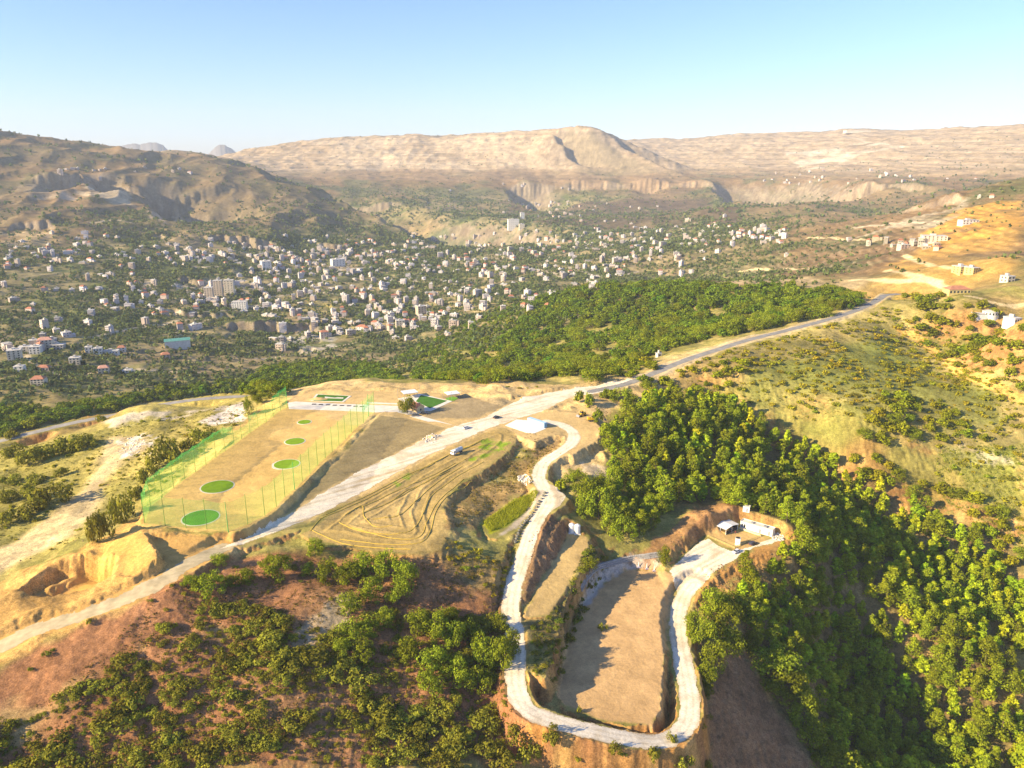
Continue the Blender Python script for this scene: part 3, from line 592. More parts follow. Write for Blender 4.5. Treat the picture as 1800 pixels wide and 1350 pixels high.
sheet("gravel_track", mg, GRAVEL, .05, cols=GC)
sheet("asphalt_road", line_mask(TOPROAD, 7.6, .15), ASPH, .07)
sheet("valley_side_road", line_mask(WESTROAD, 7.5, .15), mat("worn_asphalt", (.30, .28, .25), .9, .2, .25, .2), .07)
sheet("dirt_track", line_mask(LOWTRACK, 8.4, 1.2), mat("pale_dirt", (.50, .41, .25), 1, .25, .3, .05), .04)
# ------------------------------------------------------------------ vegetation
def leaf_mat(name, col, var=.25, trans=.25):
    m = bpy.data.materials.new(name); m.use_nodes = True; n = m.node_tree.nodes; l = m.node_tree.links
    n.remove(n["Principled BSDF"]); out = n["Material Output"]
    d = n.new("ShaderNodeBsdfDiffuse"); t = n.new("ShaderNodeBsdfTranslucent"); x = n.new("ShaderNodeMixShader"); x.inputs[0].default_value = trans
    at = n.new("ShaderNodeAttribute"); at.attribute_name = "soil"
    oi = n.new("ShaderNodeObjectInfo")
    r = n.new("ShaderNodeMapRange"); r.inputs[3].default_value = 1 - var; r.inputs[4].default_value = 1 + var
    l.new(oi.outputs["Random"], r.inputs[0])
    mu = n.new("ShaderNodeMix"); mu.data_type = 'RGBA'; mu.blend_type = 'MULTIPLY'; mu.inputs[0].default_value = 1; mu.inputs[6].default_value = (*col, 1); l.new(at.outputs["Color"], mu.inputs[7])
    m2 = n.new("ShaderNodeMix"); m2.data_type = 'RGBA'; m2.blend_type = 'MULTIPLY'; m2.inputs[0].default_value = 1; l.new(mu.outputs[2], m2.inputs[6]); l.new(r.outputs[0], m2.inputs[7])
    hs = n.new("ShaderNodeHueSaturation"); mp = n.new("ShaderNodeMapRange"); mp.inputs[3].default_value = .488; mp.inputs[4].default_value = .515
    l.new(oi.outputs["Random"], mp.inputs[0]); l.new(mp.outputs[0], hs.inputs["Hue"]); l.new(m2.outputs[2], hs.inputs["Color"])
    l.new(hs.outputs[0], d.inputs[0]); l.new(hs.outputs[0], t.inputs[0]); l.new(d.outputs[0], x.inputs[1]); l.new(t.outputs[0], x.inputs[2]); l.new(x.outputs[0], out.inputs[0])
    return m
PINE_M = leaf_mat("pine_needles", (.245, .295, .018)); OAK_M = leaf_mat("oak_leaves", (.215, .255, .018)); SHRUB_M = leaf_mat("scrub_leaves", (.235, .235, .028))
VAL_M = leaf_mat("orchard_leaves", (.125, .150, .050), .1)
BARK = mat("bark", (.16, .11, .07), .95, .2, 2.0)

def leaves(centres, radii, per, size, rg, squash=.85, tint=.13):
    """small leaf faces spread over the outside of a set of clumps"""
    n = len(centres) * per
    c = np.repeat(centres, per, 0); rad = np.repeat(radii, per)
    d = rg.normal(size=(n, 3)); d /= np.linalg.norm(d, axis=1)[:, None]
    rr_ = rad * (0.55 + 0.5 * rg.random(n) ** .6)
    p = c + d * rr_[:, None] * np.array([1, 1, squash])
    nr = d + rg.normal(size=(n, 3)) * .45 + np.array([0, 0, .25]); nr /= np.linalg.norm(nr, axis=1)[:, None]
    t = np.cross(nr, rg.normal(size=(n, 3))); t /= np.linalg.norm(t, axis=1)[:, None] + 1e-9; b = np.cross(nr, t)
    s = size * (.6 + .8 * rg.random(n))[:, None]
    V = np.stack([p + t * s, p - .55 * t * s + .85 * b * s, p - .55 * t * s - .85 * b * s], 1).reshape(-1, 3)
    F_ = np.arange(3 * n).reshape(-1, 3)
    ct = np.repeat((1 + tint * rg.normal(size=len(centres))).clip(.6, 1.5), per) * (1 + .18 * rg.normal(size=n)).clip(.6, 1.5)
    yl = np.repeat(rg.random(len(centres)), per)
    col = np.stack([ct * (1 + .12 * yl), ct * (1 + .03 * yl), ct * (1 - .1 * yl)], 1)
    return V, F_, np.repeat(col, 3, 0)
def pine_clumps(rg, n=20):
    z = np.sort(rg.random(n)) * .80 + .17
    prof = np.interp(z, [.15, .32, .6, .85, 1], [.13, .205, .18, .10, .03])
    a = rg.random(n) * 6.28 + np.arange(n) * 2.4; k = .35 + .65 * rg.random(n)
    lean = rg.normal(size=2) * .04
    c = np.stack([np.cos(a) * prof * k + lean[0] * z, np.sin(a) * prof * k + lean[1] * z, z], 1); r = prof * (.42 + .35 * rg.random(n)) + .025
    return c, r                                                     # unit height
def oak_clumps(rg, n=20):
    a = rg.random(n) * 6.28; k = np.sqrt(rg.random(n)) * .42
    z = .13 + .68 * np.sqrt(np.clip(1 - (k / .5) ** 2, 0, 1)) * rg.random(n) ** .6 + .04 * rg.normal(size=n)
    c = np.stack([np.cos(a) * k * 1.1, np.sin(a) * k, z], 1); r = .12 + .12 * rg.random(n)
    return c, r
def shrub_clumps(rg, n=10):
    a = rg.random(n) * 6.28; k = np.sqrt(rg.random(n)) * .72
    c = np.stack([np.cos(a) * k, np.sin(a) * k * .8, .22 + .42 * rg.random(n) * (1 - k * .7)], 1); r = .17 + .17 * rg.random(n)
    return c, r
def tube(P, rad, seg=6):
    P = np.asarray(P, float); V = []; 
    for k, p in enumerate(P):
        d = P[min(k + 1, len(P) - 1)] - P[max(k - 1, 0)]; d /= np.linalg.norm(d) + 1e-9
        t = np.cross(d, [.3, .9, .2]); t /= np.linalg.norm(t); b = np.cross(d, t)
        for q in range(seg):
            a = 2 * math.pi * q / seg; V.append(p + (t * math.cos(a) + b * math.sin(a)) * rad[k])
    F_ = [[k * seg + q, k * seg + (q + 1) % seg, (k + 1) * seg + (q + 1) % seg, (k + 1) * seg + q] for k in range(len(P) - 1) for q in range(seg)]
    return np.array(V), np.array(F_)
def trunk_mesh(c, rg, top, r0, nl=5):
    V, F_ = tube([(0, 0, -.06), (.004, .003, top * .4), (.01 * rg.normal(), .01 * rg.normal(), top)], [r0, r0 * .75, r0 * .25])
    Vs, Fs, off = [V], [F_], len(V)
    for q in rg.choice(len(c), min(nl, len(c)), replace=False):
        e = c[q]; zb = min(e[2] * .6, top * .7)
        v, f = tube([(0, 0, zb), (e[0] * .5, e[1] * .5, zb + (e[2] - zb) * .6), tuple(e)], [r0 * .45, r0 * .3, r0 * .12], 4)
        Vs.append(v); Fs.append(f + off); off += len(v)
    return np.concatenate(Vs), np.concatenate(Fs)
SPECIES = {}
def variants(kind, clump_f, nv, per, size, nlow, low, m, r0, top, nc, ncl):
    out = []
    for k in range(nv):
        rg = np.random.default_rng(100 * len(SPECIES) + k); c, r = clump_f(rg, nc)
        hi = leaves(c, r, per, size, rg); lo = leaves(c[:: max(1, nc // ncl)], r[:: max(1, nc // ncl)] * 1.12, nlow, low, rg)
        tv = trunk_mesh(c, rg, top, r0)
        out.append((hi, tv, lo))
    SPECIES[kind] = dict(v=out, m=m, mesh=[None] * nv)
variants("pine_tree", pine_clumps, 8, 84, .024, 26, .058, PINE_M, .018, .9, 20, 14)
variants("oak_tree", oak_clumps, 8, 90, .030, 20, .085, OAK_M, .030, .7, 24, 14)
variants("shrub", shrub_clumps, 8, 70, .062, 16, .14, SHRUB_M, .03, .5, 10, 8)

PLANTS = []                                                          # kind, x, y, height, width factor, tone(3)
OCC = {}
def free(x, y, s):
    cx, cy = int(x // 6), int(y // 6)
    for i in (-1, 0, 1):
        for j in (-1, 0, 1):
            for (a, b, c) in OCC.get((cx + i, cy + j), ()):
                if (a - x) ** 2 + (b - y) ** 2 < (min(s, c)) ** 2: return False
    OCC.setdefault((cx, cy), []).append((x, y, s)); return True
def tone(base, j=.12):
    k = 1 + j * rng.normal(); return (base[0] * k * (1 + .1 * rng.normal()), base[1] * k, base[2] * k)
BLOCK = mg | poly_mask("248,922 405,940 445,935 480,912 560,868 650,860 745,806 860,757 905,704 880,690 540,676 500,705 440,735 350,800", 0) | line_mask(TOPROAD, 11, 0) | line_mask(WESTROAD, 12, 0) | poly_mask("1100,1000 1185,1012 1165,1255 1110,1276 980,1226", 0) | poly_mask("1000,936 1034,944 965,1084 920,1086", 0)
BLOCK |= poly_mask("1240,1112 1300,1104 1335,1165 1385,1255 1450,1345 1480,1420 1240,1420", 1)
BLOCK |= poly_mask("190,770 250,765 262,790 215,810 180,850 168,905 120,945 60,975 0,1010 -60,1030 -60,990 20,955 90,905 150,860 178,805", 1)
def blocked(x, y):
    i = np.clip(np.searchsorted(AZ, math.atan2(x, y)), 0, NA - 1); j = np.clip(np.searchsorted(LR, math.log(math.hypot(x, y))), 0, NR - 1)
    return BLOCK[j, i]
def plant(kind, x, y, h, wf=1.0, tn=(1, 1, 1), s=None):
    if s and (blocked(x, y) or not free(x, y, s)): return False
    PLANTS.append((kind, x, y, h, wf, tn)); return True
def at(kind, s, tn=(1, 1, 1), k=1.0):
    """single trees: foot bearing, height and width in photograph pixels"""
    for u, v, h, wd in _parse(s):
        x, y, z = W(u, v); d = math.sqrt(x * x + y * y + (z - CAM_Z) ** 2); hm = k * h * d / F / .93; wd = k * wd
        full = {"pine_tree": .5, "oak_tree": 1.05, "shrub": 1.9}[kind]
        OCC.setdefault((int(x // 6), int(y // 6)), []).append((x, y, wd * d / F * .4))
        PLANTS.append((kind, x, y, hm, (wd * d / F) / (hm * full), tone(tn)))
def scatter(kind, s, gap, h0, h1, tn=(1, 1, 1), wf=(.85, 1.6), keep=None, lam=25, seed=0, block=True):
    P = poly_xy(s); lo, hi = P.min(0), P.max(0); n = int((hi - lo).prod() / gap ** 2 * 2.6)
    X = lo[0] + rng.random(n) * (hi - lo)[0]; Y = lo[1] + rng.random(n) * (hi - lo)[1]
    _, _, ins = seg_dist(X, Y, P, True); X, Y = X[ins], Y[ins]
    nn = fbm(X, Y, lam, 3, 200 + seed); dens = np.ones(len(X)) if keep is None else sstep(-keep - .2, -keep + .2, nn)
    ok = rng.random(len(X)) < dens
    for x, y, q in zip(X[ok], Y[ok], nn[ok]):
        h = h0 + (h1 - h0) * rng.random() ** 1.3
        if block and blocked(x, y): continue
        if free(x, y, gap): PLANTS.append((kind, x, y, h, wf[0] + (wf[1] - wf[0]) * rng.random(), tone(tn)))
# trees one can tell apart
at("shrub", """88,888,50,78 55,880,38,55 30,915,35,60 12,880,25,40 182,952,80,54 208,915,66,56 236,880,42,36 290,815,62,74 262,845,40,44 352,778,36,50 330,790,30,40 372,770,26,34 66,812,38,70 118,790,34,56 96,800,30,50 152,785,28,46 25,800,26,44 178,742,18,22 20,770,20,30 62,850,22,36 110,835,20,30 15,850,20,40""", (.95, 1.0, .8))
at("oak_tree", """438,728,34,16 452,712,24,22 716,727,40,30 1092,706,28,40 1072,700,20,24 1110,712,22,30 1018,708,24,17 1036,713,25,18 1051,742,27,17 1128,672,16,20 1062,700,18,16""")
at("oak_tree", """1000,858,32,26 1012,845,26,34 1030,890,62,46 1052,912,66,50 1075,930,58,44 1092,945,48,36 1046,880,60,40 1066,905,60,44 1030,905,50,36 1036,1005,34,26 1168,990,36,24 986,862,22,20
1252,1085,62,50 1272,1112,62,52 1232,1140,60,48 1282,1150,56,46 1250,1180,58,44 1238,1205,48,40 1242,1222,30,26 1220,1110,40,34 1268,1075,46,40""", (1.15, 1.15, .8))
at("oak_tree", """490,1012,52,54 470,1000,34,36 555,975,42,40 576,1020,54,46 612,1024,56,60 640,1012,58,56 680,1012,60,60 712,1024,58,56 650,1052,56,58 700,1062,60,54 615,1075,50,50 372,1046,52,56 345,1036,34,36 432,1024,32,42 408,1030,26,30 386,990,24,36 540,1010,30,30 330,1030,24,26
620,1125,56,56 640,1160,50,50 600,1150,40,44 678,1100,46,46 650,1120,44,44 735,1110,60,50 765,1125,72,56 800,1140,66,50 826,1128,58,46 850,1172,80,54 880,1176,88,54 900,1148,62,40 880,1112,50,38 760,1180,64,60 800,1200,62,60 720,1160,54,54 840,1210,54,56 755,1215,54,54 790,1100,50,44""", (1.12, 1.12, .85), .82)
at("shrub", """1018,1252,15,12 1000,1130,26,26 1060,1105,18,20 1180,1300,20,24 970,1300,40,44 905,1300,46,60 930,1330,40,60 880,1345,50,60 1080,1320,24,30 1150,1335,30,40 1200,1345,30,40 780,1350,50,70""")
# pine wood on the right
PN = (1.2, 1.12, .85)
scatter("pine_tree", "1062,765 1100,735 1155,705 1230,700 1300,728 1350,770 1330,830 1300,890 1280,885 1240,880 1190,885 1150,935 1110,955 1075,915 1060,860 1085,830 1062,800", 5.3, 9, 15.5, PN)
scatter("pine_tree", "1285,880 1330,830 1400,850 1480,900 1560,990 1480,1010 1420,990 1405,960 1390,930 1330,915", 5.3, 9, 15.5, PN)
scatter("pine_tree", "1330,770 1420,790 1520,850 1620,900 1720,960 1800,1040 1800,1150 1700,1100 1600,1030 1500,960 1420,880", 5.2, 8, 13.5, PN, keep=.5)
scatter("pine_tree", "1345,1030 1400,985 1480,1010 1560,1010 1640,1060 1720,1120 1800,1200 1800,1400 1700,1400 1640,1330 1580,1230 1500,1130 1420,1080", 4.9, 8, 16, PN)
scatter("pine_tree", "1310,1040 1345,1030 1420,1080 1500,1130 1580,1230 1640,1330 1700,1420 1560,1420 1490,1360 1430,1260 1370,1180 1320,1120", 4.4, 8, 14, PN)
scatter("pine_tree", "1306,1004 1345,985 1392,966 1425,1012 1400,1062 1330,1090 1296,1045", 4.8, 8, 13, PN)
scatter("oak_tree", "1300,1040 1330,1110 1390,1190 1450,1280 1500,1370 1470,1400 1400,1280 1340,1180 1290,1090", 5.2, 9, 13, (1.2, 1.15, .8))
scatter("oak_tree", "1400,790 1500,800 1640,850 1760,900 1800,940 1800,1030 1700,950 1580,890 1480,850", 6.0, 5, 8.5, (1.25, 1.1, .75), keep=.2, seed=1)
scatter("oak_tree", "1500,760 1540,730 1600,735 1640,760 1590,790 1530,785", 6.5, 6, 9, (1.15, 1.05, .8))
scatter("oak_tree", "1540,700 1600,690 1690,720 1740,790 1700,800 1600,770", 7.5, 5, 8, (1.15, 1.05, .8), keep=.25, seed=9)
scatter("oak_tree", "1050,650 1100,640 1190,690 1180,715 1130,705", 6, 4, 8, (1.1, 1.05, .8), keep=.1, seed=2)
scatter("oak_tree", "1195,660 1260,640 1330,640 1290,690 1200,720", 6, 4, 7, (1.2, 1.1, .7), keep=.25, seed=3)
scatter("oak_tree", "1590,560 1640,555 1720,590 1800,640 1800,690 1700,650 1620,600", 7.5, 5, 8.5, (1.0, .95, .8), keep=.45, seed=4)
scatter("oak_tree", "1580,520 1640,520 1700,530 1760,545 1800,590 1700,570 1620,545", 8, 5, 8, (1.0, .95, .8), keep=.25, seed=5)
# wood on the spur behind the track
SPUR = "828,652 860,625 900,590 930,550 960,520 1050,505 1150,502 1250,505 1300,512 1380,507 1480,516 1515,540 1480,552 1400,566 1320,585 1240,600 1160,622 1110,645 1080,660 1040,676 960,672 880,672 840,668"
scatter("oak_tree", SPUR, 8.2, 6, 13.5, (.66, .80, .8), keep=.4, lam=60, seed=6)
scatter("oak_tree", "720,676 730,655 800,640 860,640 900,672 860,676 800,674", 7, 6, 10.5, (.72, .86, .9))
scatter("oak_tree", "420,694 440,668 480,648 560,640 640,642 700,664 715,680 640,684 560,684 520,690 450,704", 6.2, 7, 12, (.72, .86, .85))
scatter("oak_tree", "0,770 -60,770 -60,725 80,720 180,708 280,690 360,680 430,670 440,690 350,697 260,708 160,730 60,752", 6.4, 5, 11, (.75, .85, .85), keep=.6, lam=40, seed=7)
scatter("oak_tree", "700,625 780,590 850,560 930,520 930,555 880,610 830,650 760,660 700,650", 9, 3.5, 8, (.75, .9, .8), keep=.1, seed=8)
# scrub
scatter("shrub", "900,1290 700,1350 300,1350 -60,1400 -60,1290 100,1240 260,1130 300,1085 420,1060 560,1110 620,1180 700,1240 880,1260", 3.1, 1.2, 6.2, (1.1, 1.05, .85), keep=.15, lam=16, seed=10)
scatter("shrub", "900,1290 700,1350 300,1350 -60,1400 -60,1300 100,1240 260,1150 420,1090 560,1110 700,1150 900,1200", 2.1, .6, 2.0, (.95, .92, .85), keep=.3, lam=12, seed=30)
scatter("shrub", "560,1120 700,1080 900,1080 910,1200 920,1270 960,1300 700,1330 560,1250", 3.2, 1.8, 6.6, (1.15, 1.12, .85), keep=.45, lam=20, seed=11)
scatter("shrub", "230,1090 345,1005 480,975 560,1000 600,1070 480,1110 360,1130", 5.5, .9, 2.4, (1, 1, .9), keep=-.15, seed=12)
scatter("shrub", "-40,1220 150,1100 300,1020 420,1080 300,1140 120,1220", 6.5, .8, 2.2, (1, 1, .9), keep=-.2, seed=13)
scatter("shrub", "940,1310 1100,1315 1200,1312 1260,1250 1330,1350 1300,1420 900,1400", 3.8, 1.4, 4.0, (1.1, 1.05, .85), keep=.2, seed=14)
scatter("shrub", "1190,655 1300,610 1440,575 1560,540 1640,600 1780,690 1800,760 1700,790 1560,770 1440,740 1320,710 1230,700", 4.4, 1.2, 3.8, (1.2, 1.1, .7), keep=.2, lam=30, seed=15)
scatter("shrub", "1600,560 1700,590 1800,640 1800,740 1700,690 1620,610", 4.4, 1.4, 4.0, (1.1, 1.05, .75), keep=.4, lam=30, seed=16)
scatter("shrub", "1640,790 1800,780 1800,960 1720,930 1650,870", 4.4, 1.2, 4.0, (1.2, 1.15, .7), keep=.4, seed=17)
scatter("shrub", "-50,800 220,745 430,705 440,735 300,850 180,930 60,980 -50,1000", 5.0, .7, 1.8, (1.2, 1.15, .7), keep=.0, lam=20, seed=18)
scatter("shrub", "1030,960 1070,985 1030,1060 990,1150 975,1215 940,1190 935,1100 990,1060", 2.6, 1.0, 2.8, (.9, .95, .85), keep=.45, seed=19)
scatter("shrub", "780,945 880,985 905,945 895,1040 870,1060 790,1000", 3.2, 1.0, 2.2, (1.2, 1.05, .7), keep=.15, seed=20)
scatter("shrub", "900,770 985,768 985,785 945,810 940,835 905,820", 5, .5, 1.0, (1.2, 1.05, .7), keep=-.1, seed=21)
scatter("shrub", "1250,1150 1310,1150 1420,1330 1440,1400 1250,1400", 6, .7, 1.8, (1, 1, .9), keep=-.2, seed=22)
scatter("shrub", "440,690 520,680 640,676 800,676 1000,680 1000,690 800,682 560,692", 5, .7, 1.6, (1.1, 1, .8), keep=-.1, seed=23)
scatter("shrub", "700,625 830,560 940,510 950,540 880,620 840,655 700,660", 6, 1.5, 3, (1.0, 1.05, .8), keep=.1, seed=24)

# which plants show largest
Pa = np.array([(p[1], p[2]) for p in PLANTS]); PZ = ground(Pa[:, 0], Pa[:, 1])
VIS = visible_mask()
pu, pv = px(Pa[:, 0], Pa[:, 1], PZ + .6 * np.array([p[3] for p in PLANTS]))
pdist = np.sqrt((Pa ** 2).sum(1) + (PZ - CAM_Z) ** 2)
psize = np.array([p[3] * math.sqrt(p[4]) for p in PLANTS]) / pdist
inframe = (pu > 4) & (pu < 1796) & (pv > 0) & (pv < 1346)
jj = np.clip(np.searchsorted(LR, np.log(np.hypot(Pa[:, 0], Pa[:, 1]))), 0, NR - 1); ii = np.clip(np.searchsorted(AZ, np.arctan2(Pa[:, 0], Pa[:, 1])), 0, NA - 1)
onview = VIS[jj, ii] | (np.array([p[3] for p in PLANTS]) > 4)
INDIV = {}
for kind in SPECIES:
    k_ids = [i for i, p in enumerate(PLANTS) if p[0] == kind]
    ok = sorted([i for i in k_ids if inframe[i] and onview[i]], key=lambda i: -psize[i])
    INDIV[kind] = ok[:300]
NAMED = []                                                           # things that get a label of their own later
def plant_thing(i):
    kind, x, y, h, wf, tn = PLANTS[i]; S = SPECIES[kind]; k = i % len(S["v"])
    hi, tv, _ = S["v"][k]
    if S["mesh"][k] is None:
        a = mesh_np("crown", hi[0], hi[1], S["m"], cols=hi[2]); b = mesh_np("trunk", tv[0], tv[1], BARK)
        S["mesh"][k] = (a.data, b.data); bpy.data.objects.remove(a); bpy.data.objects.remove(b)
    ang = (i * 2.399) % 6.283
    if kind == "shrub":
        o = bpy.data.objects.new(kind, S["mesh"][k][0]); COL.objects.link(o)
        o.location = (x, y, PZ[i] - .1 * h)
    else:
        o = empty(kind, (x, y, PZ[i]))
        for nm, me in zip(("crown", "trunk"), S["mesh"][k]):
            c = bpy.data.objects.new(nm, me); COL.objects.link(c); c.parent = o
        o.location = (x, y, PZ[i] - .04 * h)
    o.rotation_euler = (0, 0, ang); o.scale = (h * wf, h * wf, h)
    return o
for kind, ids in INDIV.items():
    for i in ids:
        o = plant_thing(i); NAMED.append((o, kind, pu[i], pv[i], PLANTS[i][3] * PLANTS[i][4], PLANTS[i][3]))
def merge(name, ids, lod, trunk=False):
    Vs, Fs, Cs, off = [], [], [], 0
    kind = PLANTS[ids[0]][0]; S = SPECIES[kind]
    for i in ids:
        _, x, y, h, wf, tn = PLANTS[i]; hi, tv, lo = S["v"][i % len(S["v"])]
        V, F_, c = lo if (lod or pdist[i] > 420) else (hi if pdist[i] < 330 else lo)
        a = (i * 2.399) % 6.283; ca, sa = math.cos(a), math.sin(a)
        q = np.empty_like(V); q[:, 0] = (V[:, 0] * ca - V[:, 1] * sa) * h * wf + x; q[:, 1] = (V[:, 0] * sa + V[:, 1] * ca) * h * wf + y; q[:, 2] = V[:, 2] * h + PZ[i] - .04 * h
        Vs.append(q); Fs.append(F_ + off); Cs.append(c * np.array(tn)); off += len(q)
    return mesh_np(name, np.concatenate(Vs), np.concatenate(Fs), S["m"], cols=np.concatenate(Cs), kind="stuff")
for kind, nm in (("pine_tree", "pine_wood"), ("oak_tree", "oak_wood"), ("shrub", "scrub")):
    sel = set(INDIV[kind]); rest = [i for i, p in enumerate(PLANTS) if p[0] == kind and i not in sel]
    print(nm, len(rest), len(sel))
    if rest: merge(nm, rest, False)
# ------------------------------------------------------------------ mesh builder for made things
class MB:
    def __init__(s): s.V = []; s.F = []; s.n = 0
    def add(s, V, F_):
        V = np.asarray(V, float); s.V.append(V); s.F += [[i + s.n for i in f] for f in F_]; s.n += len(V); return s
    def box(s, x0, x1, y0, y1, z0, z1, M=None, taper=0.0):
        tx, ty = (x1 - x0) * taper / 2, (y1 - y0) * taper / 2
        V = [(x0, y0, z0), (x1, y0, z0), (x1, y1, z0), (x0, y1, z0), (x0 + tx, y0 + ty, z1), (x1 - tx, y0 + ty, z1), (x1 - tx, y1 - ty, z1), (x0 + tx, y1 - ty, z1)]
        if M is not None: V = [tuple(M @ Vector(v)) for v in V]
        return s.add(V, [[3, 2, 1, 0], [4, 5, 6, 7], [0, 1, 5, 4], [1, 2, 6, 5], [2, 3, 7, 6], [3, 0, 4, 7]])
    def bar(s, a, b, w, h=None):
        a, b = Vector(a), Vector(b); d = b - a; L = d.length; q = d.to_track_quat('X', 'Z').to_matrix().to_4x4(); q.translation = a
        h = h or w; return s.box(0, L, -w / 2, w / 2, -h / 2, h / 2, q)
    def cyl(s, a, b, r0, r1=None, seg=12):
        r1 = r0 if r1 is None else r1; a, b = Vector(a), Vector(b); q = (b - a).to_track_quat('Z', 'Y').to_matrix(); V = []
        for P, r in ((a, r0), (b, r1)):
            for k in range(seg):
                t = 2 * math.pi * k / seg; V.append(tuple(P + q @ Vector((r * math.cos(t), r * math.sin(t), 0))))
        F_ = [[k, (k + 1) % seg, seg + (k + 1) % seg, seg + k] for k in range(seg)] + [list(range(seg))[::-1], list(range(seg, 2 * seg))]
        return s.add(V, F_)
    def tube(s, P, r, seg=6):
        V, F_ = tube(P, [r] * len(P), seg); return s.add(V, F_.tolist())
    def prism(s, prof, x0, x1):
        """profile in (y, z) swept along x"""
        n = len(prof); V = [(x0, y, z) for y, z in prof] + [(x1, y, z) for y, z in prof]
        return s.add(V, [[k, (k + 1) % n, n + (k + 1) % n, n + k] for k in range(n)] + [list(range(n))[::-1], list(range(n, 2 * n))])
    def prism_y(s, prof, y0, y1):
        n = len(prof); V = [(x, y0, z) for x, z in prof] + [(x, y1, z) for x, z in prof]
        return s.add(V, [[(k + 1) % n, k, n + k, n + (k + 1) % n] for k in range(n)] + [list(range(n)), list(range(n, 2 * n))[::-1]])
    def build(s, name, m, parent=None, bevel=0.0, loc=None, smooth=False):
        me = bpy.data.meshes.new(name); me.from_pydata(np.concatenate(s.V).tolist(), [], s.F); me.update()
        me.materials.append(m); bm = bmesh.new(); bm.from_mesh(me); bmesh.ops.recalc_face_normals(bm, faces=bm.faces)
        if bevel: bmesh.ops.bevel(bm, geom=bm.edges[:], offset=bevel, segments=2, affect='EDGES', clamp_overlap=True)
        bm.to_mesh(me); bm.free()
        if smooth:
            for p in me.polygons: p.use_smooth = True
        o = bpy.data.objects.new(name, me); COL.objects.link(o)
        if parent: o.parent = parent
        if loc is not None: o.location = loc
        return o

# ------------------------------------------------------------------ the valley: orchards, woods and the town
n = 300000
va = R(-36) + R(72) * rng.random(n); vl = math.log(860) + (math.log(6000) - math.log(860)) * rng.random(n) ** .8
vx, vy = np.exp(vl) * np.sin(va), np.exp(vl) * np.cos(va); vz = ground(vx, vy); vr = np.exp(vl)
ji = np.clip(np.searchsorted(LR, vl), 0, NR - 1), np.clip(np.searchsorted(AZ, va), 0, NA - 1)
d1 = fbm(vx, vy, 260, 3, 301) + .8 * fbm(vx, vy, 60, 2, 302)
lowk = 1 - .94 * sstep(-75, 40, vz + 30 * fbm(vx, vy, 400, 2, 303))
greenness = COLR[ji][:, 1] / (COLR[ji][:, 0] + 1e-4)
p_ = sstep(-.55, .45, d1 + .38) * (.16 + .84 * lowk) * (.18 + .82 * sstep(.68, 1.05, greenness)) * VIS[ji]
uu, vv = px(vx, vy, vz)
p_ *= 1 - .6 * ((uu > 1480) & (vv > 370))
p_ *= 1 - sstep(.5, .8, SL[ji]) * .8
sel = np.where((rng.random(n) < p_ * .62))[0]
print("valley trees", len(sel))
def blobs(ids, name, per):
    m = len(ids); h = (2.4 + 4.2 * rng.random(m) ** 1.9) * np.clip(vr[ids] / 1700, .85, 1.7) * (1 - .35 * sstep(3600, 4600, vr[ids]))
    k = np.repeat(np.arange(m), per); nn = m * per
    d = rng.normal(size=(nn, 3)); d /= np.linalg.norm(d, axis=1)[:, None]; d[:, 2] = d[:, 2] * .8
    c = np.stack([vx[ids], vy[ids], vz[ids] + .5 * h], 1)
    p = c[k] + d * (h[k] * .55 * (.5 + .5 * rng.random(nn)))[:, None]
    nr = d + .35 * rng.normal(size=(nn, 3)); nr /= np.linalg.norm(nr, axis=1)[:, None]
    t = np.cross(nr, rng.normal(size=(nn, 3))); t /= np.linalg.norm(t, axis=1)[:, None] + 1e-9; b = np.cross(nr, t)
    s = (h[k] * .42 * (.7 + .6 * rng.random(nn)))[:, None]
    V = np.stack([p + t * s, p - .55 * t * s + .85 * b * s, p - .55 * t * s - .85 * b * s], 1).reshape(-1, 3)
    tt = (1 + .22 * rng.normal(size=m)).clip(.5, 1.6); w_ = rng.random(m)
    col = np.stack([tt * (.85 + .5 * w_), tt * (.95 + .2 * w_), tt], 1)[k]
    return mesh_np(name, V, np.arange(3 * nn).reshape(-1, 3), VAL_M, cols=np.repeat(col, 3, 0), kind="stuff")
blobs(sel, "valley_orchard_trees", 9)

def attr_mat(name, rough=.85):
    m = bpy.data.materials.new(name); m.use_nodes = True; nn = m.node_tree.nodes
    a = nn.new("ShaderNodeAttribute"); a.attribute_name = "soil"; b = nn["Principled BSDF"]; b.inputs["Roughness"].default_value = rough; b.inputs["Specular IOR Level"].default_value = .2
    t = nn.new("ShaderNodeTexNoise"); t.inputs["Scale"].default_value = .35; g = nn.new("ShaderNodeNewGeometry"); r = nn.new("ShaderNodeMapRange")
    r.inputs[1].default_value = .3; r.inputs[2].default_value = .7; r.inputs[3].default_value = .82; r.inputs[4].default_value = 1.1
    x = nn.new("ShaderNodeMix"); x.data_type = 'RGBA'; x.blend_type = 'MULTIPLY'; x.inputs[0].default_value = 1
    l = m.node_tree.links; l.new(g.outputs["Position"], t.inputs["Vector"]); l.new(t.outputs[0], r.inputs[0]); l.new(a.outputs["Color"], x.inputs[6]); l.new(r.outputs[0], x.inputs[7]); l.new(x.outputs[2], b.inputs["Base Color"]); return m
PLASTER = attr_mat("plaster"); ROOFM = attr_mat("roofing"); GLASS = mat("dark_glass", (.04, .05, .06), .2, spec=.5)
WALLC = [((.74, .71, .65), "white"), ((.66, .57, .44), "cream"), ((.48, .45, .41), "grey"), ((.58, .50, .40), "tan"), ((.64, .62, .58), "pale grey"), ((.72, .70, .66), "white"), ((.70, .63, .52), "cream")]
REDT, FLATC = (.42, .17, .10), (.56, .53, .48)
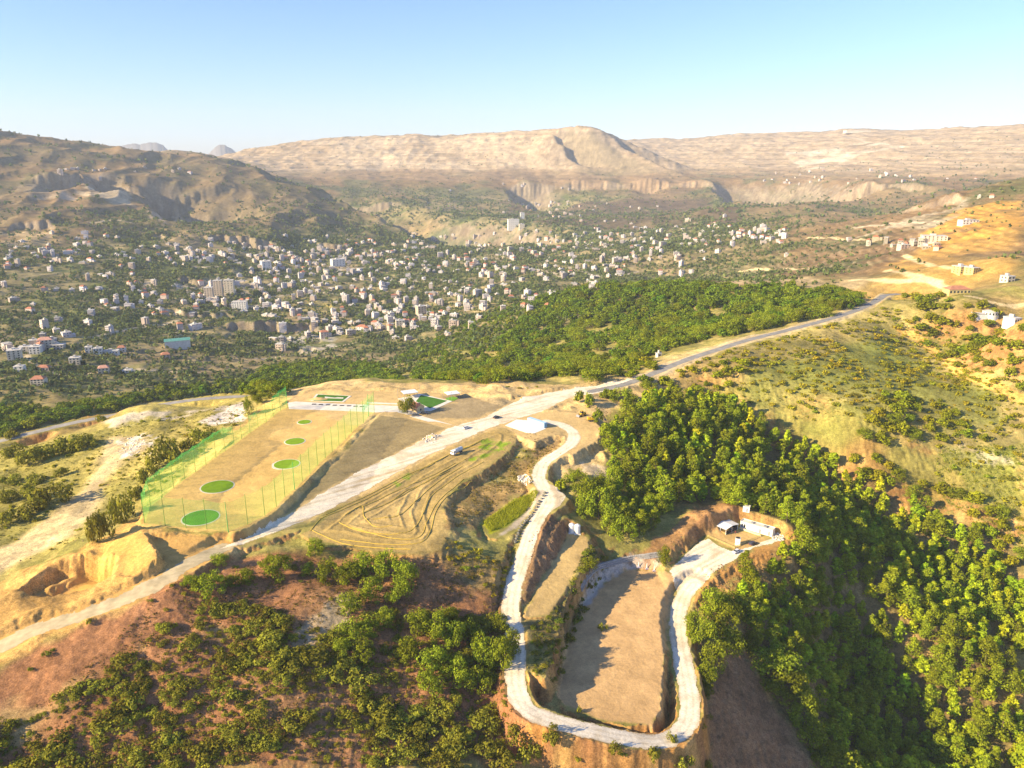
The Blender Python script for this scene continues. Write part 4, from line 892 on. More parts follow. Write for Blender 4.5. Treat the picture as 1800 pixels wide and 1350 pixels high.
def house_geo(rg, big=1.0):
    """walls and roof of a small village block: (wall builder, roof builder, facts)"""
    wx, wy = (8.5 + 9 * rg.random() ** 1.6) * big, (8 + 4.5 * rg.random()) * big; st = int(rg.choice([1, 1, 2, 2, 2, 3, 3, 4], 1)[0]); hh = 3.1 * st + .5
    wl, rf = MB(), MB(); red = rg.random() < .2 and st < 4
    wl.box(-wx / 2, wx / 2, -wy / 2, wy / 2, -6, hh)
    if rg.random() < .55: e = (.25 + .3 * rg.random()) * wx; wl.box(wx / 2 - .003, wx / 2 + e, -wy * .35, wy * .3, -6, hh - 3.1 * rg.integers(0, 2) - .4)
    for q in range(1, st): 
        if rg.random() < .8: wl.box(-wx * .32, wx * .3, -wy / 2 - 1.3, -wy / 2 + .05, 3.1 * q - .15, 3.1 * q + .85)
    if red:
        a, b, c = wx / 2 + .5, wy / 2 + .5, 2.4
        rf.add([(-a, -b, hh), (a, -b, hh), (a, b, hh), (-a, b, hh), (-a * .4, 0, hh + c), (a * .4, 0, hh + c)], [[0, 1, 5, 4], [1, 2, 5], [2, 3, 4, 5], [3, 0, 4], [3, 2, 1, 0]])
    else:
        rf.box(-wx / 2 - .35, wx / 2 + .35, -wy / 2 - .35, wy / 2 + .35, hh, hh + .35)
        if rg.random() < .75: x = (rg.random() - .5) * wx * .6; rf.box(x - 1.5, x + 1.5, -.5, 2.2, hh + .35, hh + 2.6)
        if rg.random() < .6: x = (rg.random() - .5) * wx * .7; rf.cyl((x, 2.5, hh + .35), (x, 2.5, hh + 1.6), .7, seg=8)
    ci = rg.integers(0, len(WALLC)); return wl, rf, dict(wall=WALLC[ci], red=red, storeys=st, wx=wx, wy=wy, h=hh)
def to_obj(mb, name, m, col, parent=None):
    o = mb.build(name, m, parent); a = o.data.attributes.new("soil", 'FLOAT_COLOR', 'POINT'); nv = len(o.data.vertices)
    a.data.foreach_set("color", np.tile(np.array([*col, 1], np.float32), nv)); return o
TOWN = """110,440,75,16,26 60,462,60,12,14 430,446,110,14,60 600,452,110,22,85 760,462,100,20,50 620,500,120,26,70 450,495,60,20,14 860,470,60,18,26 1000,442,100,22,60 1060,478,80,16,34 1130,422,110,22,60 1250,412,90,18,50 1325,416,45,8,26 960,362,60,10,20 1110,366,60,6,7 430,535,110,16,36 300,540,60,26,14 650,548,120,26,70 770,530,100,22,50 730,575,80,16,26 890,530,60,14,12 240,510,60,20,8 150,515,110,40,16 560,560,60,14,14 640,585,70,12,16 1580,431,60,6,15 1645,428,30,8,2 1500,312,110,8,20 1400,318,70,6,8 1720,350,40,5,2 540,475,90,18,36 700,430,70,12,16 1190,450,60,10,10 20,560,60,40,5 370,505,30,10,6 250,300,160,8,14 900,330,70,6,6 1020,500,24,8,4 330,455,80,10,16 190,480,60,14,6 480,600,60,8,4 820,505,60,14,16 940,490,60,12,10 200,440,100,20,14 260,560,80,20,10 350,440,60,10,14 1000,387,70,8,10 60,600,60,20,6 820,430,80,12,18 930,422,80,12,16"""
hs = []
for u, v, su, sv, c in _parse(TOWN):
    for _ in range(int(c * 1.0)):
        a, b = u + su * .72 * rng.normal(), v + sv * .72 * rng.normal()
        if not (2 < a < 1798): continue
        if b < 285 and u < 500: continue
        x, y, z = W(a, b, 800)
        if math.hypot(x, y) > 6000: continue
        if any((x - q[0]) ** 2 + (y - q[1]) ** 2 < 150 for q in hs): continue
        hs.append((x, y, z, math.hypot(x, y)))
hs.sort(key=lambda q: q[3])
print("houses", len(hs))
HOUSES = []
big_wall, big_roof = [], []
rest_w, rest_r = MB(), MB(); rest_wc, rest_rc = [], []
for i, (x, y, z, r) in enumerate(hs):
    rg = np.random.default_rng(5000 + i); wl, rf, f = house_geo(rg, .62 if (x > .45 * y and r < 1700) else .76 if r < 2000 else .88); ang = .7 * rg.normal() - .15
    wk = .78 if (x > .45 * y and r < 1700) else 1.0; rc = tuple(np.array(REDT if f["red"] else FLATC) * (.8 + .4 * rg.random())); wc = tuple(np.array(f["wall"][0]) * (.68 + .27 * rg.random()) * np.array([wk, wk * .94, wk * .8 if wk < 1 else 1]))
    if i < 270:
        o = to_obj(wl, "house", PLASTER, wc); o.location = (x, y, z - .3); o.rotation_euler = (0, 0, ang); to_obj(rf, "roof", ROOFM, rc, o)
        f["front"] = f["wy"] / 2; HOUSES.append((o, f))
        u_, v_ = px(x, y, z + 3); NAMED.append((o, "house", float(u_), float(v_), f, f["h"]))
        if i < 55:
            for q in range(f["storeys"]):
                for bx in (-.3, .05, .34):
                    if rg.random() < .85 and not (f["storeys"] > 1 and q > 0 and False):
                        ww = MB().box(-.65, .65, -.08, .04, 0, 1.5).build("window", GLASS, o); ww.location = (bx * f["wx"], -f["wy"] / 2, 3.1 * q + 1.0)
    else:
        M = Matrix.Translation((x, y, z - .3)) @ Matrix.Rotation(ang, 4, 'Z')
        for src, dst, cl, c in ((wl, rest_w, rest_wc, wc), (rf, rest_r, rest_rc, rc)):
            V = np.concatenate(src.V); V = np.array([tuple(M @ Vector(p)) for p in V]); dst.add(V, src.F); cl.append(np.tile(np.array([*c, 1], np.float32), (len(V), 1)))
if rest_w.V:
    n0 = rest_w.n; rest_w.add(np.concatenate(rest_r.V), rest_r.F)
    me = bpy.data.meshes.new("far_houses"); me.from_pydata(np.concatenate(rest_w.V).tolist(), [], rest_w.F); me.update(); me.materials.append(PLASTER)
    a = me.attributes.new("soil", 'FLOAT_COLOR', 'POINT'); a.data.foreach_set("color", np.concatenate(rest_wc + rest_rc).ravel())
    bm = bmesh.new(); bm.from_mesh(me); bmesh.ops.recalc_face_normals(bm, faces=bm.faces); bm.to_mesh(me); bm.free()
    o = bpy.data.objects.new("far_houses", me); COL.objects.link(o); o["kind"] = "stuff"

# larger buildings, each with its own walls, roof and windows
def building(name, u, v, wpx, hpx, dep, rot, storeys, bays, wc, roof, label, cat="building", flank=True):
    x, y, z = W(u, v); d = math.sqrt(x * x + y * y + (z - CAM_Z) ** 2); wx = wpx * d / F; hh = hpx * d / F
    e = empty(name, (x, y + dep * .3, z - .2), R(rot)); a, b = wx / 2, dep / 2
    to_obj(MB().box(-a, a, -b, b, -5, hh), "wall", PLASTER, wc, e)
    if roof[0] == "flat":
        rf = MB().box(-a - .3, a + .3, -b - .3, b + .3, hh, hh + .4).box(-a * .3, a * .15, -1, b * .5, hh + .4, hh + 2.4)
    elif roof[0] == "hip":
        c = min(3.0, b * .55); rf = MB().add([(-a - .5, -b - .5, hh), (a + .5, -b - .5, hh), (a + .5, b + .5, hh), (-a - .5, b + .5, hh), (-a * .45, 0, hh + c), (a * .45, 0, hh + c)], [[0, 1, 5, 4], [1, 2, 5], [2, 3, 4, 5], [3, 0, 4], [3, 2, 1, 0]])
    else:
        rf = MB().prism([(-b - .6, hh), (b + .6, hh), (0, hh + b * .16)], -a - .6, a + .6)
    to_obj(rf, "roof", ROOFM, roof[1], e)
    sh = hh / storeys
    for q in range(storeys):
        for k in range(bays):
            wd = wx / bays; MB().box(-min(.8, wd * .28), min(.8, wd * .28), -.1, .05, 0, min(1.7, sh * .55)).build("window", GLASS, e).location = (-a + wd * (k + .5), -b, sh * q + sh * .28)
        for k in range(2 if flank else 0):
            MB().box(-.1, .05, -.7, .7, 0, min(1.6, sh * .5)).build("window", GLASS, e).location = (-a, -b + dep * (.3 + .4 * k), sh * q + sh * .28)
    tag(e, label, cat); return e
WH, CR, TN, GY_, PK, YL = (.76, .73, .67), (.68, .60, .47), (.58, .47, .35), (.48, .45, .41), (.62, .47, .38), (.64, .50, .20)
FL = ("flat", FLATC); RD = ("hip", (.45, .20, .12)); PKR = ("hip", (.55, .30, .22))
B_ = [("shed", 310, 612, 38, 13, 19, 24, 1, 0, WH, ("gable", (.10, .30, .26)), "long white shed with a green metal roof beside the orchards", "shed"),
 ("apartment_tower", 367, 527, 13, 20, 13, 8, 6, 3, TN, FL, "lowest and leftmost of the three tan apartment towers by the rock face", "tower"),
 ("apartment_tower", 384, 522, 13, 27, 13, 8, 8, 3, TN, FL, "middle one of the three tan apartment towers by the rock face", "tower"),
 ("apartment_tower", 403, 519, 15, 25, 13, 8, 7, 3, CR, FL, "rightmost of the three tan apartment towers by the rock face", "tower"),
 ("apartment_block", 466, 474, 15, 14, 26, 28, 5, 2, WH, FL, "tall plain white block above the row of poplars in town", "building"),
 ("apartment_block", 593, 468, 22, 12, 20, 30, 4, 4, WH, FL, "wide bright white block at the upper edge of the town", "building"),
 ("apartment_block", 421, 544, 23, 13, 14, 5, 4, 6, WH, FL, "white four storey block below the three tan towers", "building"),
 ("hotel", 902, 403, 19, 17, 22, 10, 5, 5, WH, FL, "large white stepped hotel on a knoll under the cliff band", "building"),
 ("annexe", 917, 403, 9, 9, 14, 10, 3, 2, CR, FL, "low cream annexe at the right side of the white hotel", "building"),
 ("house", 918, 384, 7, 10, 10, 12, 3, 2, WH, FL, "slim white house standing just above the white hotel", "house"),
 ("apartment_block", 24, 634, 18, 16, 14, 25, 5, 3, CR, FL, "cream five storey block at the left edge above the bend of road", "building"),
 ("house", 43, 621, 16, 10, 11, 20, 3, 3, CR, FL, "cream house right behind the block at the left edge", "house"),
 ("house", 61, 622, 15, 11, 11, 15, 3, 3, WH, FL, "pale house between the cream house and the pink roofed block", "house"),
 ("apartment_block", 79, 614, 20, 15, 14, 20, 4, 4, CR, PKR, "tall cream block with a pink tiled hip roof above the dry field", "building"),
 ("house", 100, 614, 19, 7, 12, 10, 2, 4, GY_, FL, "long grey house at the right of the pink roofed block", "house"),
 ("house", 155, 620, 10, 9, 9, 24, 2, 2, WH, FL, "bright white house at the left end of a white terrace row", "house"),
 ("house", 171, 622, 12, 9, 10, 20, 2, 3, WH, FL, "white house second in the terrace row above the dark orchard", "house"),
 ("house", 194, 622, 22, 5, 9, 12, 1, 5, WH, FL, "long low white house in the middle of the terrace row", "house"),
 ("house", 213, 618, 11, 7, 9, 18, 2, 2, WH, RD, "white house with red roof at the right end of terrace row", "house"),
 ("house", 131, 641, 15, 11, 10, 14, 3, 3, CR, FL, "cream three storey house below the white terrace row", "house"),
 ("house", 181, 656, 15, 9, 10, 22, 2, 3, CR, PKR, "square cream house above the thin lane in the valley", "house"),
 ("house", 223, 657, 13, 6, 9, 15, 2, 3, WH, FL, "small white house right of the square cream house by the lane", "house"),
 ("house", 33, 653, 13, 8, 9, 10, 2, 2, WH, FL, "white house under the bend of the road at the left edge", "house"),
 ("house", 75, 651, 18, 5, 9, 8, 1, 4, PK, RD, "low house with a long dark red roof among orchards", "house"),
 ("house", 66, 677, 19, 10, 11, 12, 3, 4, CR, RD, "cream house with red roof nearest the woods at the left", "house"),
 ("house", 290, 629, 13, 6, 10, 25, 2, 2, PK, RD, "pinkish house with red roof just below the green roofed shed", "house"),
 ("apartment_block", 740, 555, 16, 17, 12, 30, 5, 3, TN, FL, "tall tan block at the edge of the ravine beside the spur", "building"),
 ("house", 637, 582, 20, 8, 12, -18, 2, 4, WH, RD, "white house with a long red roof above the ravine", "house"),
 ("apartment_block", 703, 574, 15, 11, 11, 15, 3, 3, CR, FL, "cream block with three storeys close to the ravine", "building"),
 ("villa", 976, 522, 19, 7, 12, 10, 2, 4, WH, FL, "white villa alone at the upper edge of the wooded spur", "villa"),
 ("villa", 1692, 480, 18, 10, 12, 12, 3, 4, YL, FL, "left one of two ochre villas on the bare yellow hill", "villa"),
 ("villa", 1711, 481, 13, 9, 11, 18, 3, 3, YL, FL, "right one of two ochre villas on the bare yellow hill", "villa"),
 ("house", 1773, 496, 13, 9, 9, 15, 2, 2, CR, FL, "pale house beside cypress trees at the right edge", "house"),
 ("farmhouse", 1684, 516, 34, 7, 10, 4, 1, 6, YL, RD, "long ochre farmhouse with red roof behind garden trees", "house"),
 ("house", 1783, 567, 14, 7, 9, 20, 1, 3, WH, FL, "low white house right beside the round white hall", "house"),
 ("house", 1704, 394, 26, 6, 12, 5, 2, 5, WH, FL, "white terrace house alone on the orange slope", "house"),
 ("apartment_block", 1644, 425, 34, 9, 16, -14, 3, 6, CR, FL, "long cream block above the village on the yellow hill", "building"),
 ("house", 1590, 437, 16, 6, 10, 8, 2, 3, PK, FL, "pinkish house at left of the hillside village", "house"),
 ("monastery", 1508, 233, 38, 3.2, 60, 0, 2, 5, CR, FL, "pale long compound on the far hilltop at the skyline", "building"),
 ("kiosk", 1158, 627, 8, 6, 3, 20, 1, 1, WH, FL, "small white kiosk beside the asphalt road on the ridge", "kiosk")]
for b in B_: building(*b, flank=(b[4] > 8))
# round hall
x, y, z = W(1744, 558); d = math.sqrt(x * x + y * y + (z - CAM_Z) ** 2); k = d / F
e = empty("round_hall", (x, y + 3, z)); to_obj(MB().cyl((0, 0, -3), (0, 0, 8 * k), 11 * k, seg=28), "wall", PLASTER, WH, e)
to_obj(MB().cyl((0, 0, 8 * k), (0, 0, 8 * k + .4), 11.5 * k, 11.5 * k, 28).cyl((0, 0, 8 * k + .4), (0, 0, 8 * k + 1.2), 11 * k, 2, 28), "roof", ROOFM, FLATC, e)
to_obj(MB().box(-24 * k, -6 * k, -4, 5, -3, 5 * k), "wing", PLASTER, WH, e); to_obj(MB().box(-24 * k - .3, -11.1 * k, -4.3, 5.3, 5 * k, 5 * k + .4), "roof", ROOFM, FLATC, e)
for q in range(8):
    a = -math.pi * (q + .5) / 8; w_ = MB().box(-.5, .5, -.1, .1, 1.2, 2.8).build("window", GLASS, e); w_.location = (11 * k * math.cos(a), 11 * k * math.sin(a), 1); w_.rotation_euler = (0, 0, a + math.pi / 2)
tag(e, "round white hall with a flat disc roof and a low wing", "hall")
# blue peaks far beyond the valley
def peak(s, dist, name, m):
    q = _parse(s); V = []; n_ = 60; us = np.linspace(q[0][0], q[-1][0], n_); vs_ = np.interp(us, [p[0] for p in q], [p[1] for p in q]) + 1.2 * noise(us / 9, us * 0, 71) + .7 * noise(us / 4, us * 0, 72)
    for du in (0, 1, 2):
        for u_, v_ in zip(us, vs_):
            az, t = ray(u_, v_); r = dist - 1800 + 1800 * du; zt = CAM_Z - dist * t
            V.append((r * math.sin(az), r * math.cos(az), (-1500, zt, -1500)[du]))
    F_ = [[r * n_ + k, r * n_ + k + 1, (r + 1) * n_ + k + 1, (r + 1) * n_ + k] for r in range(2) for k in range(n_ - 1)]
    mesh_np(name, np.array(V), np.array(F_), m, kind="structure")
PEAKM = mat("distant_rock", (.24, .22, .22), 1, .1, .002)
peak("195,272 215,256 232,252 246,254 262,250 275,251 288,256 300,268", 16000, "distant_peak", PEAKM)
peak("365,272 378,259 386,254 396,255 408,262 425,276", 15000, "distant_peak", PEAKM)
# ------------------------------------------------------------------ things on the site
def PT(u, v, dz=0.0): x, y, z = W(u, v); return Vector((x, y, z + dz))
def PZ_(u, v, z): a, r, _ = rz(u, v, z); return Vector((r * math.sin(a), r * math.cos(a), z))
def heading(u0, v0, u1, v1): a, b = PT(u0, v0), PT(u1, v1); return math.atan2(b.y - a.y, b.x - a.x)
def poly_world(s): return [PT(u, v) for u, v in _parse(s)]
def slab(name, s, top, m, parent=None, deep=.4):
    P = poly_world(s); n = len(P); V = [(p.x, p.y, p.z + top) for p in P] + [(p.x, p.y, p.z - deep) for p in P]
    return MB().add(V, [list(range(n))] + [[k, (k + 1) % n, n + (k + 1) % n, n + k] for k in range(n)] + [list(range(n, 2 * n))[::-1]]).build(name, m, parent)
TURF = mat("artificial_turf", (.20, .33, .012), .95, .12, .4, .1); TURF2 = mat("deep_turf", (.055, .26, .012), .95, .12, .4, .1); LAWN = mat("lawn", (.065, .17, .02), .95, .15, .4, .1)
SAND = mat("white_sand", (.66, .60, .48), .95, .1, .6, .1); POLE = mat("green_pole", (.16, .30, .05), .6, spec=.3); DARK = mat("black_rubber", (.03, .03, .03), .8)
WHITE_P = mat("white_paint", (.78, .77, .74), .5, .05, 2, .4); STEEL = mat("steel", (.45, .46, .48), .4, metal=.6); GREYM = mat("grey_metal", (.25, .26, .28), .5)
def net_mat(name, col, op):
    m = bpy.data.materials.new(name); m.use_nodes = True; n = m.node_tree.nodes; l = m.node_tree.links; n.remove(n["Principled BSDF"])
    d = n.new("ShaderNodeBsdfDiffuse"); d.inputs[0].default_value = (*col, 1); tl = n.new("ShaderNodeBsdfTranslucent"); tl.inputs[0].default_value = (*col, 1)
    a = n.new("ShaderNodeMixShader"); a.inputs[0].default_value = .5; t = n.new("ShaderNodeBsdfTransparent"); x = n.new("ShaderNodeMixShader"); x.inputs[0].default_value = op
    l.new(d.outputs[0], a.inputs[1]); l.new(tl.outputs[0], a.inputs[2]); l.new(t.outputs[0], x.inputs[1]); l.new(a.outputs[0], x.inputs[2]); l.new(x.outputs[0], n["Material Output"].inputs[0]); return m
NET = net_mat("green_net", (.36, .70, .14), .24); NET2 = net_mat("gathered_green_net", (.03, .50, .15), .28)
FRONT = [(254.5, 920), (290.7, 924.4), (327, 927.8), (363.8, 930), (401.5, 935.6)]
RIGHT = [(401.5, 935.6), (435.6, 922), (465.6, 906.7), (486, 891), (501, 874), (518, 860.5), (531.6, 845.8), (545, 833), (558.4, 818), (572, 805), (584, 794), (596, 783), (607, 772), (618, 760), (628.6, 750), (639, 744), (648, 732), (658, 726)]
LEFT = [(254.5, 920), (265, 890), (285.5, 874.4), (305.5, 858), (325, 843), (344, 830), (362, 816.7), (379.5, 804), (395.6, 793), (411.5, 782), (425, 772), (439.6, 761), (453.8, 751), (468, 742), (480.4, 732), (493, 722), (505, 716.7)]
LH = [1, 1, 1, 1, 1, 1, 1, 1, .98, .62, .50, .52, .62, .72, .8, .88, 1]
c0 = PT(254.5, 920); fence = empty("safety_net", c0)
tag(fence, "tall green practice net on thin poles around three sides of the range", "net fence")
HP = 13.6
def loc(v): return v - c0
done = []
for side in (LEFT, FRONT, RIGHT):
    for q, (u, v) in enumerate(side):
        if any(abs(u - a) + abs(v - b) < 1 for a, b in done): continue
        done.append((u, v)); p = loc(PT(u, v)); bold = (abs(u - 401.5) < 1 or abs(u - 518) < 1 or q == 16)
        hgt = HP * (LH[q] if side is LEFT and q not in (9, 10, 11, 12, 13, 14, 15) else (.82 if side is LEFT else 1))
        MB().cyl((0, 0, -.3), (0, 0, hgt + .3), .17 if bold else .13, .10, 8).build("pole", mat("bright_green_pole", (.05, .42, .10), .6) if bold else POLE, fence, loc=p)
def net(side, hts, m, name, z0=.1, bulge=.35, hf=1.0, seed=0):
    V, F_ = [], []; P = [loc(PT(u, v)) for u, v in side]; nz = 7; cols = 0
    for k in range(len(P) - 1):
        for j in range(8 + (k == len(P) - 2)):
            t = j / 8; p = P[k].lerp(P[k + 1], t); h = HP * (hts[k] * (1 - t) + hts[k + 1] * t) - 4 * t * (1 - t) * .7; d = (P[k + 1] - P[k]).normalized(); nrm = Vector((d.y, -d.x, 0))
            for i in range(nz):
                s = i / (nz - 1); off = bulge * math.sin(math.pi * s) * math.sin(math.pi * t) + .12 * math.sin(9 * t + 5 * s + k + seed); V.append(tuple(p + nrm * off + Vector((0, 0, z0 + (h - z0) * s))))
            cols += 1
    F_ = [[a * nz + i, (a + 1) * nz + i, (a + 1) * nz + i + 1, a * nz + i + 1] for a in range(cols - 1) for i in range(nz - 1)]
    return MB().add(V, F_).build(name, m, fence, smooth=True)
net(LEFT, LH, NET, "net"); net(FRONT, [1] * 5, NET, "net"); net(RIGHT, [1] * 18, NET, "net")
def bunch(side, k0, k1, top, dep, seed):
    """gathered folds of spare net hanging from the upper edge"""
    P = [loc(PT(u, v)) for u, v in side]; V, F_ = [], []; n = 0; rg = np.random.default_rng(seed)
    for k in range(k0, k1):
        for j in range(10):
            t = j / 10; p = P[k].lerp(P[k + 1], t); h = HP * (top[k] * (1 - t) + top[k + 1] * t); d = (P[k + 1] - P[k]).normalized(); nrm = Vector((d.y, -d.x, 0)); sag = 4 * t * (1 - t)
            dd = dep * (1.05 - .45 * sag) * (.8 + .4 * rg.random())
            for i in range(5):
                s = i / 4; V.append(tuple(p + nrm * (.5 * math.sin(13 * t + 4 * s + k) * (.4 + s)) + Vector((0, 0, h - .55 * sag - dd * s))))
            n += 1
    F_ = [[a * 5 + i, (a + 1) * 5 + i, (a + 1) * 5 + i + 1, a * 5 + i + 1] for a in range(n - 1) for i in range(4)]
    return MB().add(V, F_).build("gathered_net", NET2, fence, smooth=True)
bunch(LEFT, 1, 8, LH, 1.9, 1); bunch(LEFT, 8, 9, [1] * 8 + [.98, .80, .6], 4.2, 2); bunch(LEFT, 11, 12, [.75] * 17, 4.0, 3); bunch(LEFT, 14, 16, [.9] * 15 + [.95, 1.02], 2.6, 4); bunch(LEFT, 0, 1, [1] * 3, 5, 5); bunch(RIGHT, 15, 17, [.8] * 16 + [.8, .9], 5.0, 6)
# practice targets
for u, v, rad, m, lab in ((352.7, 910, 7.4, TURF2, "deep green turf disc, the largest one nearest the net's front corner"), (382, 855.6, 7.2, TURF, "lime green turf disc second from the front of the range"),
                          (503.8, 816, 6.2, TURF, "lime green turf disc close to the net's right side"), (518.4, 776, 5.1, TURF, "lime green turf disc second from the far end of the range"), (535, 742, 3.7, TURF, "smallest green turf disc right before the white tee apron")):
    e = empty("target_green", PT(u, v)); n = 48; rg = np.random.default_rng(int(u))
    MB().cyl((0, 0, -.3), (0, 0, .16), rad, seg=n).build("turf", m, e)
    a = np.linspace(0, 2 * math.pi, n, endpoint=False); ro = rad + .55 + .25 * np.abs(noise(a * 2.2, a * 0 + u, 5)) + (.9 * sstep(.2, .8, np.cos(a - 3.6)) * rg.random(n) if abs(u - 503.8) < 1 else 0)
    V = [(rad * math.cos(t), rad * math.sin(t), .1) for t in a] + [(r_ * math.cos(t), r_ * math.sin(t), .07) for t, r_ in zip(a, ro)] + [(r_ * 1.01 * math.cos(t), r_ * 1.01 * math.sin(t), -.3) for t, r_ in zip(a, ro)]
    MB().add(V, [[k, (k + 1) % n, n + (k + 1) % n, n + k] for k in range(n)] + [[n + k, n + (k + 1) % n, 2 * n + (k + 1) % n, 2 * n + k] for k in range(n)]).build("rim", SAND, e)
    tag(e, lab, "practice green", "round turf targets on the range")
# tee apron, lawns, paths
o = slab("tee_apron", "506,708 520,706 538,707 600,710 660,712 700,714 703,724 662,725 600,722 508,719", .10, CONC); o["kind"] = "structure"
k8 = ["first", "second", "third", "fourth", "fifth", "sixth", "seventh", "last"]
for k, u in enumerate((552, 564, 576.5, 588.5, 601, 613.5, 625, 636)):
    o = MB().box(-1.3, 1.3, -.8, .8, 0, .12).build("driving_mat", DARK, loc=PT(u, 710.8 + .6 * k, .1)); tag(o, f"{k8[k]} dark tee mat from the left along the white apron", "mat", "tee mats on the apron")
def green(s, inner, label, extra=None):
    P = poly_world(s); c = sum(P, Vector()) / len(P); e = empty("putting_green", c)
    for nm, q, top, m in (("border", s, .16, CONC), ("turf", inner, .26, LAWN)) + ((("path_strip", extra, .32, CONC),) if extra else ()):
        o = slab(nm, q, top, m); o.parent = e; o.matrix_parent_inverse = Matrix.Translation(-c)
    tag(e, label, "putting green")
green("546,705 556,693 618,696 604,707", "551,704.5 559,694 613,696.6 601,706", "green lawn with a white strip beside the tee apron", "571,697.5 604,699.5 603,701.5 571,699.5")
green("699,701 738,692.5 795,705.5 757,723 742,722", "731,706 740,695 786,705 756,718", "green lawn in white paths behind the small cottage")
o = slab("lawn_patch", "783,700.5 795,697 806,700 798,704.5 787,705", .1, mat("bright_turf", (.14, .32, .02), .95)); tag(o, "small bright turf patch under the right white canopy", "turf")
for nm, s in (("concrete_path", "720,732 733,729 812,752 830,752 822,758 806,757"), ("concrete_path", "645,707 662,707.5 700,709 700,711 662,709.5 645,709"), ("concrete_path", "690,720 735,722 748,719 752,721 736,727 716,729 700,725")):
    o = slab(nm, s, .09, CONC); o["kind"] = "structure"
o = slab("container_pad", "888,748 908,737.5 926,739 960,753.5 939,762 926,761", .12, mat("white_concrete", (.78, .75, .68), .9, .05, .3)); o["kind"] = "structure"
def canopy(u, v, wx, wy, h, label):
    e = empty("canopy", PT(u, v), R(24)); MB().box(-wx / 2, wx / 2, -wy / 2, wy / 2, h, h + .28).build("roof", WHITE_P, e, bevel=.05)
    for a in (-1, 1):
        for b in (-1, 1): MB().cyl((a * wx * .45, b * wy * .44, -.4), (a * wx * .45, b * wy * .44, h), .09, seg=8).build("post", GREYM, e)
    for b in (-1, 1): MB().bar((-wx * .45, b * wy * .44, h - .12), (wx * .45, b * wy * .44, h - .12), .1, .18).build("beam", GREYM, e)
    tag(e, label, "canopy")
canopy(720, 697.5, 9.5, 7.5, 3.3, "left white flat canopy on posts, partly behind the round tree"); canopy(795, 699.5, 8.5, 7, 3.3, "right white flat canopy standing over a bright turf patch")
PPL = ((699.5, 699, 5.6, "dark pole at the left side of the left canopy"), (738, 689.5, 5.0, "dark pole between the left canopy and the trees"), (794, 704, 5.4, "dark pole in the turf patch under right canopy"), (811, 692, 5.2, "dark pole at the right side of the right canopy"), (778, 698, 4.6, "dark pole at the left side of the right canopy"))
for u, v, h, lab in PPL:
    e = empty("lamp_post", PT(u, v)); MB().cyl((0, 0, -.3), (0, 0, h), .09, .06, 8).build("pole", GREYM, e); MB().box(-.35, .35, -.14, .14, h - .05, h + .1).build("lamp_head", GREYM, e, bevel=.03); tag(e, lab, "lamp post", "thin poles around the lawns")
# cottage
e = empty("cottage", PT(734, 722), R(-48)); LX, LY, HW = 6.6, 5.4, 3.1
MB().box(-LX / 2, LX / 2, -LY / 2, LY / 2, -.6, HW).prism([(-LY / 2 + .004, HW - .01), (LY / 2 - .004, HW - .01), (0, HW + 1.95)], -LX / 2 + .004, LX / 2 - .004).build("wall", mat("cottage_plaster", (.66, .50, .27), .9, .08, 1.5), e)
MB().add([(sx * (LX / 2 + .4), sy * (LY / 2 + .45), HW - .28 + dz) for dz in (0, .16) for sx, sy in ((-1, -1), (1, -1), (1, 1), (-1, 1))] + [(sx * (LX / 2 + .4), 0, HW + 2.0 + dz) for dz in (0, .16) for sx in (-1, 1)],
         [[0, 1, 9, 8], [2, 3, 8, 9], [4, 5, 11, 10], [6, 7, 10, 11], [0, 1, 5, 4], [2, 3, 7, 6], [1, 9, 11, 5], [9, 2, 6, 11], [0, 8, 10, 4], [8, 3, 7, 10]]).build("roof", mat("red_tile", (.58, .24, .14), .8, .15, 2), e)
MB().box(-.5, .5, -.06, .06, 0, 2.1).build("door", mat("brown_door", (.16, .09, .05), .6), e, loc=(-1.0, -LY / 2, 0))
for x_ in (-2.4, .6, 2.2): MB().box(-.45, .45, -.06, .04, 0, 1.1).build("window", GLASS, e, loc=(x_, -LY / 2, 1.0))
w_ = MB().box(-.04, .06, -.5, .5, 0, 1.1).build("window", GLASS, e, loc=(LX / 2, 0, 1.0)); MB().box(.8, 1.4, .6, 1.2, HW + .4, HW + 2.5).build("chimney", mat("cottage_plaster"), e)
tag(e, "small ochre cottage with a red gable roof beside the round tree", "cottage")
# vehicles
def car(u, v, ang, col, label, cat="car"):
    e = empty("parked_car", PT(u, v, .06), ang); pm = mat("car_paint_%d" % int(sum(col) * 100), col, .25, spec=.5)
    MB().prism_y([(-2.15, .35), (2.15, .35), (2.2, .62), (2.05, .86), (1.0, .98), (-2.0, 1.02), (-2.2, .8)], -.88, .88).build("body", pm, e, bevel=.06)
    MB().prism_y([(-1.9, 1.0), (1.15, .96), (.42, 1.48), (-1.35, 1.5)], -.74, .74).build("cabin", GLASS, e, bevel=.05); MB().box(-1.3, .38, -.68, .68, 1.485, 1.54).build("roof", pm, e, bevel=.02)
    for sx in (-1.32, 1.36):
        for sy in (-1, 1):
            w_ = MB().cyl((0, -.11, 0), (0, .11, 0), .33, seg=14).build("wheel", DARK, e, loc=(sx, sy * .82, .33)); MB().cyl((0, sy * .09, 0), (0, sy * .125, 0), .2, seg=10).build("rim", STEEL, w_)
    for sy in (-1, 1): MB().box(-.03, .03, -.2, .2, -.08, .08).build("headlight", mat("lamp_glass", (.7, .7, .68), .2), e, loc=(2.17, sy * .6, .68)); MB().box(-.03, .03, -.18, .18, -.08, .08).build("tail_light", mat("red_lens", (.4, .02, .02), .3), e, loc=(-2.17, sy * .62, .8))
    tag(e, label, cat, "cars parked about the site")
